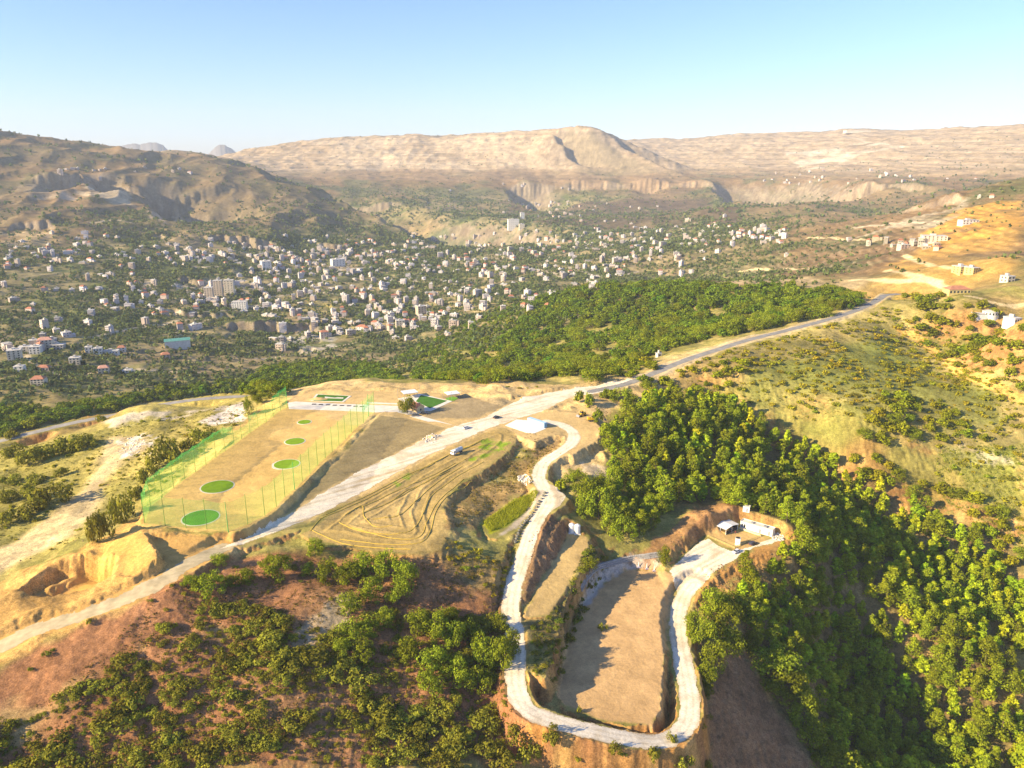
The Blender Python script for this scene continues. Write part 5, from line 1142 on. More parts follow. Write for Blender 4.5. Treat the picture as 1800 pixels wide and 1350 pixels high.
car(872.5, 735, heading(850, 742, 890, 729), (.04, .045, .05), "dark car on the white track above the container pad"); car(819.5, 753.5, heading(812, 755, 828, 750), (.72, .72, .72), "white car where the cottage path joins the main track")
car(730, 731.5, heading(726, 731, 738, 731), (.10, .11, .13), "dark grey car in front of the round tree by the cottage"); car(746, 728, heading(738, 728, 752, 728), (.03, .03, .035), "black car in the round tree's shadow near the cottage")
car(1294, 971.5, heading(1310, 962, 1290, 972), (.70, .71, .74), "silver white car on the lower forecourt outside the yellow rail"); car(1323, 957, heading(1310, 962, 1340, 948), (.06, .05, .07), "dark car on the lower forecourt near the white block")
e = empty("tanker_truck", PT(802, 798), heading(814, 791, 791, 801))
MB().box(-4.2, 3.2, -.5, .5, .75, 1.0).build("chassis", GREYM, e); MB().prism_y([(1.6, .8), (3.5, .8), (3.5, 1.7), (3.2, 2.75), (1.6, 2.8)], -1.15, 1.15).build("cab", WHITE_P, e, bevel=.08)
MB().box(-.03, .03, -.95, .95, 0, .8).build("windscreen", GLASS, e, loc=(3.42, 0, 1.75)); MB().box(-.5, .4, -1.17, 1.17, 0, .7).build("side_window", GLASS, e, loc=(2.5, 0, 1.8))
MB().cyl((-4.3, 0, 2.0), (1.3, 0, 2.0), 1.1, seg=20).build("tank", mat("tank_grey", (.50, .54, .56), .45, spec=.5), e, bevel=.08); MB().cyl((-1.5, 0, 3.0), (-1.5, 0, 3.25), .35, seg=12).build("hatch", GREYM, e)
for sx in (2.5, -2.2, -3.4):
    for sy in (-1, 1): w_ = MB().cyl((0, -.16, 0), (0, .16, 0), .5, seg=16).build("wheel", DARK, e, loc=(sx, sy * .98, .5)); MB().cyl((0, sy * .13, 0), (0, sy * .18, 0), .28, seg=10).build("rim", STEEL, w_)
tag(e, "white tanker truck with a grey tank on the terraced planting bed", "truck")
a, b = PT(926.5, 742.5), PT(957, 753); L = 13.4; c = (a + b) / 2; ang = math.atan2(b.y - a.y, b.x - a.x)
e = empty("shipping_container", (c.x + 1.2 * -math.sin(ang), c.y + 1.2 * math.cos(ang), c.z + .14), ang); cb = MB(); BLUE = mat("container_blue", (.16, .42, .66), .5, .08, 1.5, .4)
prof = []
nn = 54
for k in range(nn + 1): prof.append((-L / 2 + L * k / nn, -1.22 + (.05 if k % 4 in (0, 1) else 0)))
V = [(x_, y_, zz) for zz in (.15, 2.75) for x_, y_ in prof] ; m1 = nn + 1
cb.add(V, [[k, k + 1, m1 + k + 1, m1 + k] for k in range(nn)]); cb.box(-L / 2, L / 2, -1.16, 1.22, .15, 2.75).box(-L / 2 - .02, L / 2 + .02, -1.25, 1.25, 2.752, 2.85).box(-L / 2 - .02, L / 2 + .02, -1.25, 1.25, 0, .148); cb.build("body", mat("container_blue_sunlit", (.40, .60, .76), .5, .06, 1.5, .4), e)  # sunlit side's brightness put into the body colour, paler than the doors
for sy in (-.6, .6):
    d_ = MB().box(0, .06, -.57, .57, .22, 2.68).build("door", BLUE, e, loc=(L / 2 + .02, sy, 0)); MB().cyl((.09, .25, .3), (.09, .25, 2.6), .03, seg=6).cyl((.09, -.25, .3), (.09, -.25, 2.6), .03, seg=6).build("locking_bar", STEEL, d_)
tag(e, "blue shipping container on the white pad, body coloured paler as sunlit", "container")
YEL = mat("machine_yellow", (.66, .42, .03), .45, .06, 2, .4)
def tracks(e):
    for sy in (-1, 1):
        t_ = MB().prism_y([(-1.9, .12), (1.9, .12), (2.25, .5), (1.9, .9), (-1.9, .9), (-2.25, .5)], -.3, .3).build("track", DARK, e, loc=(0, sy * 1.15, 0))
        for x_ in (-1.6, -.5, .5, 1.6): MB().cyl((x_, sy * .25, .45), (x_, sy * .34, .45), .26, seg=10).build("roller", GREYM, t_)
e = empty("excavator", PT(1040, 740), heading(1038, 739, 1060, 746)); tracks(e)
MB().box(-2.2, 1.5, -1.35, 1.35, 1.05, 2.2).box(-2.6, -1.2, -1.3, 1.3, 1.2, 2.5).build("upper_body", YEL, e, bevel=.1); MB().box(.1, 1.5, .15, 1.3, 2.2, 3.1).build("cab", GLASS, e, bevel=.08); MB().box(.05, 1.55, .1, 1.35, 3.1, 3.2).build("cab_roof", YEL, e)
MB().bar((1.2, -.3, 1.9), (3.6, -.3, 4.4), .5, .7).bar((3.5, -.3, 4.4), (6.6, -.3, 3.6), .45, .6).build("boom", YEL, e); MB().bar((6.4, -.3, 3.9), (8.3, -.3, .9), .35, .5).build("stick", YEL, e); MB().prism_y([(8.0, .9), (8.7, .8), (8.9, 0), (8.2, -.1), (7.6, .3)], -.9, .3).build("bucket", GREYM, e)
MB().cyl((2.0, -.3, 1.6), (3.2, -.3, 3.5), .1, seg=8).build("ram", STEEL, e); tag(e, "yellow crawler excavator reaching its bucket to the wood's edge", "excavator")
e = empty("wheel_loader", PT(1023, 731), heading(1030, 728, 1014, 730)); MB().box(-2.6, 1.2, -.95, .95, .8, 1.9).build("body", YEL, e, bevel=.1); MB().box(-.4, 1.0, -.8, .8, 1.9, 3.2).build("cab", GLASS, e, bevel=.08); MB().box(-.5, 1.1, -.9, .9, 3.2, 3.32).build("cab_roof", YEL, e)
MB().bar((1.0, -.6, 1.5), (3.0, -.6, .8), .22, .3).bar((1.0, .6, 1.5), (3.0, .6, .8), .22, .3).build("lift_arm", YEL, e); MB().prism_y([(2.9, .2), (3.9, .2), (3.2, 1.2), (2.9, 1.2)], -1.25, 1.25).build("bucket", GREYM, e)
for sx in (-1.7, 1.2):
    for sy in (-1, 1): w_ = MB().cyl((0, -.25, 0), (0, .25, 0), .7, seg=16).build("wheel", DARK, e, loc=(sx, sy * 1.05, .7)); MB().cyl((0, sy * .2, 0), (0, sy * .28, 0), .35, seg=10).build("rim", YEL, w_)
tag(e, "yellow wheel loader standing left of the excavator", "loader")
# water tanks
for u, v, lab in ((1004.8, 935.5, "left one of two tall white water tanks at the strip's head"), (1014.8, 937, "right one of two tall white water tanks at the strip's head")):
    e = empty("water_tank", PT(u, v)); MB().cyl((0, 0, .1), (0, 0, 4.0), 1.36, seg=24).build("body", WHITE_P, e, smooth=False); MB().cyl((0, 0, 4.0), (0, 0, 4.5), 1.36, .5, 24).cyl((0, 0, 4.48), (0, 0, 4.65), .4, seg=14).build("lid", WHITE_P, e)
    MB().box(-1.5, 1.5, -1.5, 1.5, -.5, .1).build("plinth", CONC, e); MB().cyl((-.9, -1.1, .1), (-.9, -1.1, 3.8), .06, seg=6).build("pipe", STEEL, e); tag(e, lab, "water tank", "white water tanks")
# lower forecourt
zf = PT(1276, 938).z; cs = [PZ_(u, v, zf + 2.7) for u, v in ((1254.6, 922.5), (1276.3, 931.8), (1299.4, 921.6), (1279, 911.8))]
cc = sum(cs, Vector()) / 4; cc.z = zf; e = empty("pavilion", cc); q = [p - cc for p in cs]
mA, mB_ = (q[0] + q[3]) / 2 + Vector((0, 0, .75)), (q[1] + q[2]) / 2 + Vector((0, 0, .75)); rf = MB()
def panel(p0, p1, p2, p3, n=9):
    for k in range(n):
        a, b = k / n, (k + .94) / n; c1, c2, c3, c4 = p0.lerp(p1, a), p0.lerp(p1, b), p3.lerp(p2, b), p3.lerp(p2, a); up = Vector((0, 0, .07 + .03 * (k % 2)))
        rf.add([tuple(c) for c in (c1, c2, c3, c4)] + [tuple(c + up) for c in (c1, c2, c3, c4)], [[0, 3, 2, 1], [4, 5, 6, 7], [0, 1, 5, 4], [1, 2, 6, 5], [2, 3, 7, 6], [3, 0, 4, 7]])
panel(q[0], q[1], mB_, mA); panel(mA, mB_, q[2], q[3]); rf.build("roof", WHITE_P, e)
ins = [p * .9 for p in q]
for p in ins + [(ins[k] + ins[(k + 1) % 4]) / 2 for k in range(4)]: MB().cyl((p.x, p.y, -.3), (p.x, p.y, 2.6), .12, seg=8).build("post", WHITE_P, e)
for k in range(4):
    if k == 0: continue
    a, b = ins[k], ins[(k + 1) % 4]; MB().bar((a.x, a.y, .9), (b.x, b.y, .9), .06, 1.8).build("shade_panel", mat("dark_cloth", (.05, .045, .04), .9), e)
MB().bar((ins[0].x, ins[0].y, .45), (ins[1].x, ins[1].y, .45), .08, .9).build("counter", mat("timber", (.42, .26, .10), .8), e)
MB().add([(p.x * .98, p.y * .98, .12) for p in ins] + [(p.x * .98, p.y * .98, -.6) for p in ins], [[0, 1, 2, 3], [0, 4, 5, 1], [1, 5, 6, 2], [2, 6, 7, 3], [3, 7, 4, 0]]).build("floor", CONC, e)
tag(e, "open pavilion with white corrugated roof on white posts, lower forecourt", "pavilion")
a, b = PT(1301, 926.5), PT(1357, 944); L = (b - a).length; ang = math.atan2(b.y - a.y, b.x - a.x); e = empty("service_block", (a.x, a.y, (a.z + b.z) / 2), ang)
MB().box(0, L, 0, 3.6, -1, 3.2).build("wall", WHITE_P, e); MB().box(-.15, L + .15, -.15, .08, 3.2, 3.55).box(-.15, L + .15, 3.5, 3.75, 3.2, 3.55).box(-.15, .1, .08, 3.5, 3.2, 3.55).box(L - .1, L + .15, .08, 3.5, 3.2, 3.55).box(.1, L - .1, .08, 3.5, 3.2, 3.3).build("roof", CONC, e)
for x_ in (.62, .9): MB().box(-.45, .45, -.06, .05, 0, 2.1).build("door", GREYM, e, loc=(L * x_, 0, 0))
for x_ in (.04, .12): MB().box(-.4, .4, -.06, .04, 0, 1.6).build("window", GLASS, e, loc=(L * x_ + .3, 0, .8))
MB().box(L * .3, L * .3 + 1.2, 1, 2.2, 3.3, 4.0).box(L * .7, L * .7 + 1.6, .8, 2.4, 3.3, 3.9).build("roof_unit", GREYM, e); tag(e, "long white flat roofed block along the back of the lower forecourt", "building")
o = MB().bar(tuple(PT(1300, 929.5, .35)), tuple(PT(1338, 942.5, .35)), .5, .9).build("low_wall", mat("cream_stone", (.66, .56, .36), .9, .1, 1), bevel=.04); tag(o, "low cream wall in front of the long white block", "wall")
e = empty("booth", PT(1296.5, 957), R(-20)); MB().box(-1.15, 1.15, -1.0, 1.0, -.2, 3.4).build("wall", WHITE_P, e, bevel=.04); MB().box(-.95, .75, -.9, .9, 3.4, 3.55).build("roof", DARK, e); MB().box(-.5, .5, -.06, .04, 1.2, 2.2).build("hatch", mat("pale_panel", (.55, .55, .54), .5), e, loc=(0, -1.0, 0)); tag(e, "narrow white booth with a dark top inside the railed yard", "booth")
e = empty("storage_cabin", PT(1312, 898), R(-25)); MB().box(-1.6, 1.6, -1.2, 1.2, -.3, 2.6).build("wall", WHITE_P, e, bevel=.04); MB().box(-1.7, 1.7, -1.3, 1.3, 2.6, 2.72).build("roof", CONC, e); MB().box(-.4, .4, -.05, .04, 0, 2).build("door", GREYM, e, loc=(.4, -1.2, 0)); tag(e, "small white cabin on the bank above the pavilion", "cabin")
RAIL = [PT(u, v) for u, v in ((1244, 944), (1258, 950), (1274, 957), (1291, 964.5), (1302, 959), (1315, 953), (1330, 946), (1339, 942))]
e = empty("yard_rail", RAIL[0]); YR = mat("yellow_rail", (.62, .52, .18), .7)
for k, p in enumerate(RAIL):
    p = p - RAIL[0]; MB().cyl((0, 0, -.3), (0, 0, 1.1), .09, seg=8).build("post", YR, e, loc=p)
    if k:
        p0 = RAIL[k - 1] - RAIL[0]
        for z_ in (.45, .95): MB().bar((p0.x, p0.y, p0.z + z_), (p.x, p.y, p.z + z_), .1, .16).build("rail", YR, e)
tag(e, "low yellow rail round the sandy yard of the lower forecourt", "railing")
# person in red
def person(u, v, rot):
    J = [(0, 0, .92), (0, .02, 1.18), (0, .01, 1.42), (0, 0, 1.53), (0, -.02, 1.66), (.19, 0, 1.40), (.24, .03, 1.13), (.22, -.08, .90), (-.19, 0, 1.40), (-.25, .02, 1.12), (-.23, -.06, .88), (.10, 0, .86), (.12, -.03, .48), (.12, .03, .07), (.13, -.13, .04), (-.10, 0, .86), (-.12, .03, .48), (-.13, .08, .07), (-.14, -.08, .04)]
    E = [(0, 1), (1, 2), (2, 3), (3, 4), (2, 5), (5, 6), (6, 7), (2, 8), (8, 9), (9, 10), (0, 11), (11, 12), (12, 13), (13, 14), (0, 15), (15, 16), (16, 17), (17, 18)]
    rad = [.14, .13, .15, .06, .105, .065, .048, .04, .065, .048, .04, .09, .065, .045, .04, .09, .065, .045, .04]
    me = bpy.data.meshes.new("person"); me.from_pydata(J, E, []); o = bpy.data.objects.new("person", me); COL.objects.link(o)
    o.modifiers.new("skin", 'SKIN'); sv = me.skin_vertices[0].data
    for k, r_ in enumerate(rad): sv[k].radius = (r_, r_)
    sv[0].use_root = True; o.modifiers.new("sub", 'SUBSURF').levels = 1
    dg = bpy.context.evaluated_depsgraph_get(); me2 = bpy.data.meshes.new_from_object(o.evaluated_get(dg)); me2.name = "person"; o.modifiers.clear(); o.data = me2
    me2.materials.clear()
    for m in (mat("skin", (.45, .27, .18), .6), mat("red_shirt", (.62, .03, .03), .9), mat("dark_trousers", (.06, .06, .09), .9), mat("dark_hair", (.03, .02, .015), .8)): me2.materials.append(m)
    for p in me2.polygons:
        z_ = p.center.z; p.material_index = 3 if (z_ > 1.70 or (z_ > 1.6 and p.center.y > .02)) else 0 if z_ > 1.48 else 2 if z_ < .93 and abs(p.center.x) < .2 else 0 if z_ < 1.05 and abs(p.center.x) > .2 else 1
    o.location = PT(u, v); o.rotation_euler = (0, 0, rot); tag(o, "person in a red shirt standing in front of the open pavilion", "person")
person(1292.5, 939, .4)
# three posts in the lower field
for u, v, lab in ((1122.5, 997, "left white post on a purple grey base in the lower field"), (1137, 999.5, "middle white post on spread feet in the lower field"), (1150, 1003.5, "right white post on a grey base at the sunlit edge")):
    e = empty("marker_post", PT(u, v)); MB().cyl((0, 0, .5), (0, 0, 2.7), .24, .14, 10).build("post", WHITE_P, e); MB().box(-.75, .75, -.5, .5, -.2, .35, taper=.25).build("base", mat("purple_grey", (.30, .27, .38), .8), e)
    for t_ in (-.5, 1.6, 3.7): MB().bar((.2 * math.cos(t_), .2 * math.sin(t_), .5), (1.0 * math.cos(t_), 1.0 * math.sin(t_), .05), .12).build("foot", WHITE_P, e)
    tag(e, lab, "marker post", "white posts in the lower field")
# grey stone wall above the lower field
q = smooth_line([PT(u, v) for u, v in _parse("1022,1040 1034,1018 1050,1003 1078,994 1110,986 1140,982 1163,979")], 10); wl = MB(); rg = np.random.default_rng(3)
for k in range(len(q) - 1):
    for lv in range(3):
        a, b = Vector(q[k]), Vector(q[k + 1]); d = (b - a); nrm = Vector((-d.y, d.x, 0)).normalized(); o_ = nrm * (.35 * lv + .2 * rg.random())
        wl.bar(tuple(a + o_ + Vector((0, 0, .35 + .72 * lv))), tuple(a + d * .97 + o_ + Vector((0, 0, .35 + .72 * lv + .06 * rg.normal()))), 1.0, .70)
tag(wl.build("stone_wall", mat("grey_stone", (.36, .345, .33), .95, .2, .8), bevel=.08), "curved grey stone wall at the head of the lower field", "wall")
# hoses
HOSE = mat("yellow_hose", (.66, .47, .06), .6)
HL = (("596,918 620,930 650,937 700,938 728,928 744,902 758,872 800,840 850,812", "outer yellow hose loop at the bed's lower end"), ("606,906 636,890 640,908 660,926 690,924", "short hooked yellow hose inside the bed's lower end"), ("632,893 700,862 760,836 800,814", "straight yellow hose through the middle of the bed"),
      ("562,912 620,888 690,853 760,816 850,772", "long yellow hose along the bed's upper edge by the track"), ("598,948 680,957 738,954 756,934 766,900 785,874 830,846", "yellow hose following the bed's outer rim"), ("545,934 562,914 580,904", "short yellow hose at the bed's lowest tip"), ("690,880 715,862 745,850 790,828", "yellow hose left of the lowest inner bench"), ("812,786 840,785 862,782", "short yellow hose beside the tanker truck"), ("572,905 640,874 720,833 800,795 845,775", "yellow hose second down from the track edge of the bed"), ("640,901 690,880 730,858 775,832 820,806", "yellow hose along the bed's central bench"), ("655,913 700,906 730,881 765,851 812,820", "curving yellow hose right of the bed's central bench"), ("618,927 680,945 735,945 752,915 772,880 815,842", "wide yellow hose loop inside the bed's outer rim"), ("548,932 600,955 660,963 722,966", "yellow hose along the bed's lowest edge above the trees"))
for s, lab in HL:
    q = smooth_line([W(u, v)[:2] for u, v in _parse(s)], 24); z_ = ground(q[:, 0], q[:, 1]) + .12
    tag(MB().tube(np.column_stack([q, z_]), .13, 6).build("irrigation_hose", HOSE), lab, "hose", "yellow hoses on the planting bed")
# reeds, stones, low growth
def in_poly(s, n):
    P = poly_xy(s); lo, hi = P.min(0), P.max(0); out = np.zeros((0, 2))
    while len(out) < n:
        Q = lo + rng.random((n * 2, 2)) * (hi - lo); _, _, ins = seg_dist(Q[:, 0], Q[:, 1], P, True); out = np.concatenate([out, Q[ins]])
    return out[:n]
Q = in_poly("849,918 868,905 900,881 936,862 946,866 941,877 915,906 890,923 862,935", 5200); z_ = ground(Q[:, 0], Q[:, 1]); n = len(Q); a = rng.random(n) * 6.28; h = (.8 + .8 * rng.random(n)) * (1 + .3 * fbm(Q[:, 0], Q[:, 1], 6, 2, 401)); wd = .09 + .06 * rng.random(n); ln = .5 * rng.normal(size=(n, 2))
base = np.column_stack([Q, z_ - .1]); V = np.stack([base + np.column_stack([np.cos(a) * wd, np.sin(a) * wd, a * 0]), base - np.column_stack([np.cos(a) * wd, np.sin(a) * wd, a * 0]), base + np.column_stack([ln, h])], 1).reshape(-1, 3)
REED = leaf_mat("reed_leaves", (.42, .46, .03), .1, .45); cl = (1 + .25 * rng.normal(size=n)).clip(.5, 1.6)
mesh_np("reeds", V, np.arange(3 * n).reshape(-1, 3), REED, cols=np.repeat(np.stack([cl, cl, cl], 1), 3, 0), kind="stuff")
def stones(name, pts, s0, s1, m, seed):
    rg = np.random.default_rng(seed); Vs, Fs, off = [], [], 0
    bm = bmesh.new(); bmesh.ops.create_icosphere(bm, subdivisions=1, radius=1); ico = np.array([v.co[:] for v in bm.verts]); fi = np.array([[v.index for v in f.verts] for f in bm.faces]); bm.free()
    z_ = ground(pts[:, 0], pts[:, 1])
    for (x, y), zz in zip(pts, z_):
        s = s0 + (s1 - s0) * rg.random() ** 2; v = ico * (1 + .3 * rg.normal(size=(len(ico), 1))) * s * np.array([1, .8, .6]); t = rg.random() * 6.28; v = np.column_stack([v[:, 0] * math.cos(t) - v[:, 1] * math.sin(t) + x, v[:, 0] * math.sin(t) + v[:, 1] * math.cos(t) + y, v[:, 2] + zz + s * .15])
        Vs.append(v); Fs.append(fi + off); off += len(ico)
    return mesh_np(name, np.concatenate(Vs), np.concatenate(Fs), m, kind="stuff")
WST = mat("white_stone", (.66, .61, .52), .95, .15, .6); BST = mat("brown_clods", (.27, .165, .09), 1, .25, .5)
stones("white_rubble", np.concatenate([in_poly("212,788 226,770 246,764 256,775 250,792 225,804", 170), in_poly("910,836 925,833 937,846 930,851 912,846", 160), in_poly("1356,938 1368,936 1380,946 1375,952 1358,949", 160), in_poly("742,772 762,762 774,768 764,778 746,778", 90)]), .2, .75, WST, 11)
stones("loose_stones", np.concatenate([in_poly("0,1000 160,880 300,700 430,700 250,920 60,1010", 500), in_poly("900,760 1000,760 1000,800 940,840 900,880 800,935 795,900", 300), in_poly("925,955 960,905 1000,925 945,1030 920,1070", 160), in_poly("560,1120 620,1050 900,1080 900,1250 600,1330 200,1340 350,1090", 900), in_poly("1190,900 1290,880 1250,935 1150,985", 200), in_poly("1040,690 1160,680 1090,760 1060,800", 300), in_poly("1240,1000 1390,960 1340,1010 1230,1060", 250)]), .12, .5, BST, 12)
BO = [(957.5, 867), (955, 872), (952, 877), (948.5, 882.5), (945.5, 887), (943, 892), (940, 897), (937, 901.5), (934, 906), (931, 909.5), (928, 913), (924.5, 916.5), (921.5, 920), (918, 924), (915, 928), (912.5, 933), (911, 938), (909, 943), (907.5, 948), (906, 953)]
for k, (u, v) in enumerate(BO):
    bm = bmesh.new(); bmesh.ops.create_icosphere(bm, subdivisions=2, radius=.62 + .25 * rng.random())
    for vtx in bm.verts: vtx.co *= 1 + .16 * rng.normal(); vtx.co.z *= .8
    me = bpy.data.meshes.new("boulder"); bm.to_mesh(me); bm.free(); me.materials.append(mat("dark_stone", (.20, .19, .15), .95, .25, 1)); o = bpy.data.objects.new("boulder", me); COL.objects.link(o); o.location = PT(u, v, .25); o["group"] = "stones lining the track by the reeds"; o["category"] = "boulder"
    ORD = ["topmost", "second", "third", "fourth", "fifth", "sixth", "seventh", "eighth", "ninth", "tenth", "eleventh", "twelfth", "thirteenth", "fourteenth", "fifteenth", "sixteenth", "seventeenth", "eighteenth", "nineteenth", "lowest"]
    o["label"] = (f"{ORD[k]} dark stone in the row between reeds and track" if k in (0, 19) else f"{ORD[k]} dark stone from the top of the row beside the reeds")
def tufts(name, parts, m, h0, h1, per, size):
    P = np.concatenate([in_poly(s, n) for s, n, _ in parts]); tn = np.concatenate([np.tile(t, (n, 1)) for _, n, t in parts]); nz_ = fbm(P[:, 0], P[:, 1], 9, 2, 501)
    i2 = np.clip(np.searchsorted(AZ, np.arctan2(P[:, 0], P[:, 1])), 0, NA - 1); j2 = np.clip(np.searchsorted(LR, np.log(np.hypot(P[:, 0], P[:, 1]))), 0, NR - 1); k = (~BLOCK[j2, i2]) & (nz_ > -.25); P, tn = P[k], tn[k]
    m_ = len(P); h = h0 + (h1 - h0) * rng.random(m_) ** 2; z_ = ground(P[:, 0], P[:, 1]); q = np.repeat(np.arange(m_), per); nn_ = len(q); d = rng.normal(size=(nn_, 3)); d /= np.linalg.norm(d, axis=1)[:, None]; d[:, 2] = np.abs(d[:, 2]) * .7
    p = np.column_stack([P, z_])[q] + d * h[q][:, None] * np.array([1.2, 1.2, .8]); t = rng.normal(size=(nn_, 3)); nr = d + .4 * rng.normal(size=(nn_, 3)); t = np.cross(nr, t); t /= np.linalg.norm(t, axis=1)[:, None] + 1e-9; b = np.cross(nr, t); b /= np.linalg.norm(b, axis=1)[:, None] + 1e-9; s = (size * h[q] * (.6 + .8 * rng.random(nn_)))[:, None]
    V = np.stack([p + t * s, p - .55 * t * s + .85 * b * s, p - .55 * t * s - .85 * b * s], 1).reshape(-1, 3); c_ = tn[q] * (1 + .25 * rng.normal(size=(nn_, 1))).clip(.5, 1.7)
    mesh_np(name, V, np.arange(3 * nn_).reshape(-1, 3), m, cols=np.repeat(c_, 3, 0), kind="stuff")
GT = leaf_mat("low_growth", (.19, .19, .04), .1, .2)
tufts("ground_cover", [("-50,800 220,745 430,705 440,735 300,850 180,930 60,980 -50,1000", 6500, (1.15, 1.1, .9)), ("1190,655 1300,610 1440,575 1560,540 1640,600 1780,690 1800,760 1700,790 1560,770 1440,740 1320,710 1230,700", 9000, (1.15, 1.05, .9)), ("1640,790 1800,780 1800,960 1720,930 1650,870", 3500, (1.2, 1.3, .8)),
                       ("780,945 880,985 905,945 895,1060 800,1000", 900, (1.2, .95, .9)), ("1030,960 1070,985 1030,1060 990,1150 975,1215 940,1190 935,1100 990,1060", 1400, (.8, .9, .8)), ("900,1290 700,1350 300,1350 -60,1400 -60,1290 100,1220 345,1005 480,975 700,990 880,1010 900,1250", 9000, (1.0, .75, .7)), ("700,625 830,560 940,510 950,540 880,620 840,655 700,660", 3500, (1, 1.15, .9)),
                       ("1560,520 1800,545 1800,640 1600,560", 2500, (1.1, 1, .9)), ("850,840 900,805 935,780 985,768 985,785 945,810 935,850 890,870 800,930 790,880", 1600, (1.2, .95, .9))], GT, .18, .75, 9, .42)
# ------------------------------------------------------------------ labels: which one of its kind
LM = []
def lm(s):
    for q in s.strip().split("\n"):
        a, b = q.split("|"); u, v = b.split(","); LM.append((a.strip(), float(u), float(v)))
lm("""the tanker truck|802,796
the blue container|945,745
the round tree's cottage|734,722
the left white canopy|720,690
the right white canopy|795,690
the yellow excavator|1048,738
the wheel loader|1022,729
the white water tanks|1010,928
the reed patch|895,900
the stone wall's bend|1050,1003
the three white posts|1137,998
the open pavilion|1277,922
the white booth|1297,950
the long white block|1330,932
the small bank cabin|1312,893
the forecourt's white rubble|1368,942
the lower hairpin bend|1110,1300
the loop's lower right bend|1205,1275
the loop's lower left bend|915,1240
the narrow strip's lower end|935,1085
the loop track's narrowest point|905,1110
the lower field's bottom edge|1110,1270
the loop beside the lower field|1195,1100
the net's front left corner|254,920
the net's front right corner|401,935
the net's far left corner|505,716
the net's far right corner|658,726
the white rubble heap|235,785
the ochre spoil heap|230,990
the excavated pit|110,1040
the pale west track|170,850
the grey west road's end|425,700
the west road's left end|30,770
the west road's middle|230,725
the bed's lower tip|560,935
the bed's lower bank|720,975
the bed's right corner|785,935
the pale bare patch|560,1110
the scrub's sandy streak|230,1180
the bottom left corner|10,1340
the photo's bottom left quarter line|450,1345
the bottom edge's middle|900,1345
the bottom edge's right third|1250,1345
the bottom right corner|1790,1340
the red slope's crown|420,1060
the big oak clump|800,1150
the paired oaks below the bed|680,1020
the leaning oaks by the loop|860,1190
the dirt chute's top|1285,1120
the dirt chute's middle|1340,1240
the dirt chute's bottom|1410,1345
the forecourt's earth bank|1300,1000
the dark gully's head|1310,740
the dark gully's middle|1450,860
the dark gully's lower reach|1600,960
the deep shaded hollow|1540,1200
the hollow's lower end|1620,1320
the sunlit spur in the wood|1500,1000
the right edge's grassy bank|1770,1000
the wood's lowest right part|1700,1230
the wood's top by the machines|1100,740
the ridge clearing|1080,830
the clearing above the forecourt|1230,880
the grassy pond hollow|1650,825
the white rock outcrop|1720,790
the hillside's dark thicket|1590,740
the ochre path's top|1600,590
the ochre path's bend|1690,650
the asphalt road's far bend|1560,518
the asphalt road's white kiosk|1158,627
the asphalt road's middle|1380,580
the road's bend above the wood|1280,610
the hillside above the gully|1400,690
the open hillside's middle|1500,670
the round white hall|1745,556
the ochre farmhouse|1684,512
the right pair of villas|1700,475
the spur wood's left tip|840,655
the spur wood's bare spot|1040,605
the spur wood's top edge|1100,505
the spur wood's right end|1500,535
the spur wood's middle|1180,550
the shaded trees behind the lawns|640,665
the dark trees behind the net|480,670
the back spoil mounds|880,692
the green roofed shed|310,603
the three tan towers|385,510
the plain white slab block|466,466
the poplar row|430,475
the wide white town block|593,462
the white hotel|903,395
the left edge's cream block|24,626
the pink roofed cream block|79,606
the white terrace row|190,618
the long red roofed house|75,648
the low grey crags|540,590
the town's long rock step|340,415
the left quarry faces|180,340
the ravine's tan block|740,548
the ravine head|700,600
the villa above the spur|976,518
the pale valley track|960,478
the cliff band's left end|890,330
the cliff band's middle|1060,330
the cliff band's right end|1250,340
the valley's right fork|1330,415
the hillside village|1600,432
the far right cliff|1560,338
the zigzag track|1500,275
the mesa's foot|900,310
the town's densest part|600,490
the town's lower edge|660,560
the upper town|620,440
the middle of the valley|830,470
the valley's far orchards|760,410
the left upper hamlet|110,440
the left orchard slope|130,510
the left hamlet's lane|120,560
the right slope hamlet|1060,480
the wooded right hamlet|1150,425""")
LU = np.array([(a[1], a[2]) for a in LM])
KN = ["", "second", "third", "fourth", "fifth", "sixth", "seventh", "eighth", "ninth", "tenth", "eleventh", "twelfth"] + ["%dth" % k for k in range(13, 60)]
NUM = ["", "one", "two", "three", "four", "five", "six"]
DIRN = ["right of", "above right of", "above", "above left of", "left of", "below left of", "below", "below right of"]
cells = {}
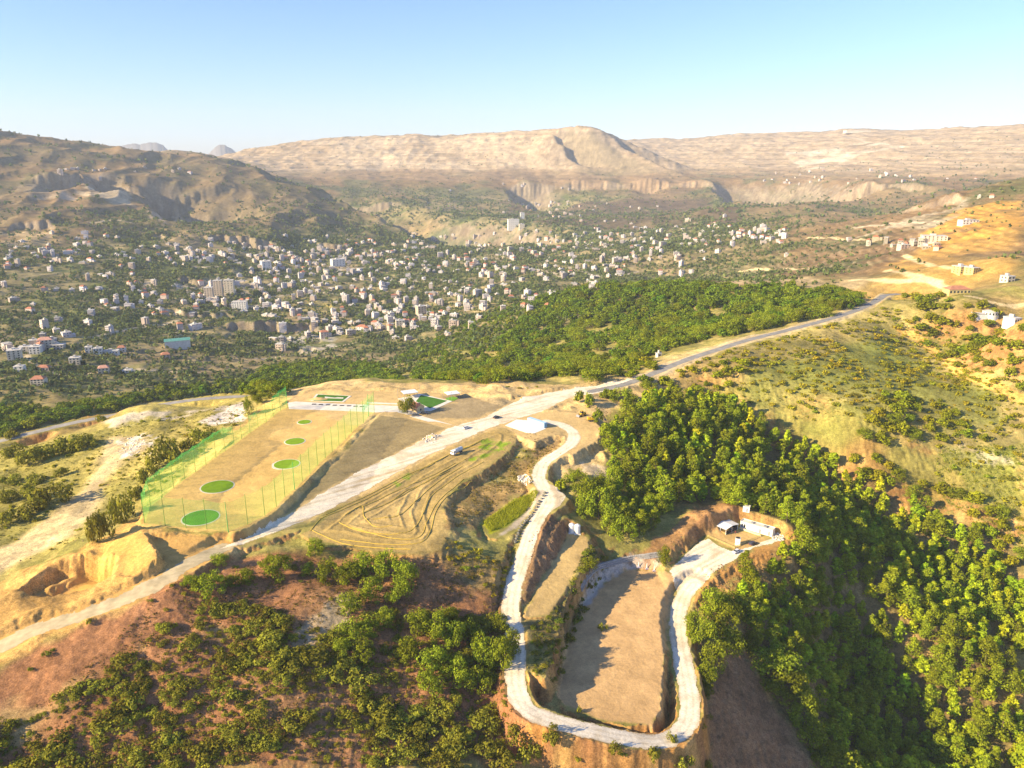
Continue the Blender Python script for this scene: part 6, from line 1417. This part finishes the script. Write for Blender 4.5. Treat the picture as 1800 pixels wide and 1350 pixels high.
for rec in NAMED:
    o, kind, u, v, sz, h = rec; d = np.hypot(LU[:, 0] - u, (LU[:, 1] - v) * 1.3); k = int(d.argmin()); a = math.atan2(-(v - LU[k, 1]), u - LU[k, 0]); s = int(round(a / (math.pi / 4))) % 8
    if kind == "house": f = sz; kk = (f["wall"][1], f["storeys"], f["red"])
    else: kk = None
    cells.setdefault((kind, k, s, kk), []).append((d[k], rec))
hq = {kd: np.quantile([r[5] for r in NAMED if r[1] == kd], [.33, .67]) for kd in ("pine_tree", "oak_tree", "shrub")}
GRP = {"pine_tree": "pines of the right-hand wood", "oak_tree": "broadleaf trees around the site", "shrub": "bushes of the scrub slopes", "house": "houses of the valley town"}
for (kind, k, s, kk), L in cells.items():
    L.sort(key=lambda q: q[0])
    for n_, (dd, (o, _, u, v, sz, h)) in enumerate(L):
        if kind == "house":
            f = sz; noun = f"{f['wall'][1]} {NUM[f['storeys']]}-storey {'red-roofed' if f['red'] else 'flat-roofed'} house"; cat = "house"
        else:
            t = "small" if h < hq[kind][0] else ("mid-sized" if h < hq[kind][1] else ("tall" if kind != "shrub" else "large")); cat = {"pine_tree": "pine tree", "oak_tree": "tree", "shrub": "bush"}[kind]
            noun = t + {"pine_tree": " green pine", "oak_tree": " leafy tree", "shrub": " green bush"}[kind]
        where = f"{DIRN[s]} {LM[k][0]}"
        o["label"] = f"{noun}, {KN[n_] + ' nearest' if n_ else 'nearest one'} {where}"; o["category"] = cat; o["group"] = GRP[kind]
# ------------------------------------------------------------------ air
hz = MB().box(-7000, 7000, -300, 9900, -420, 640)
hm = bpy.data.materials.new("haze"); hm.use_nodes = True; hn = hm.node_tree.nodes; hn.remove(hn["Principled BSDF"]); pv_ = hn.new("ShaderNodeVolumePrincipled")
pv_.inputs["Color"].default_value = (.78, .88, 1.0, 1); pv_.inputs["Density"].default_value = 6.2e-5; pv_.inputs["Anisotropy"].default_value = 0.0
hm.node_tree.links.new(pv_.outputs[0], hn["Material Output"].inputs["Volume"]); ho = hz.build("haze", hm); ho["kind"] = "stuff"
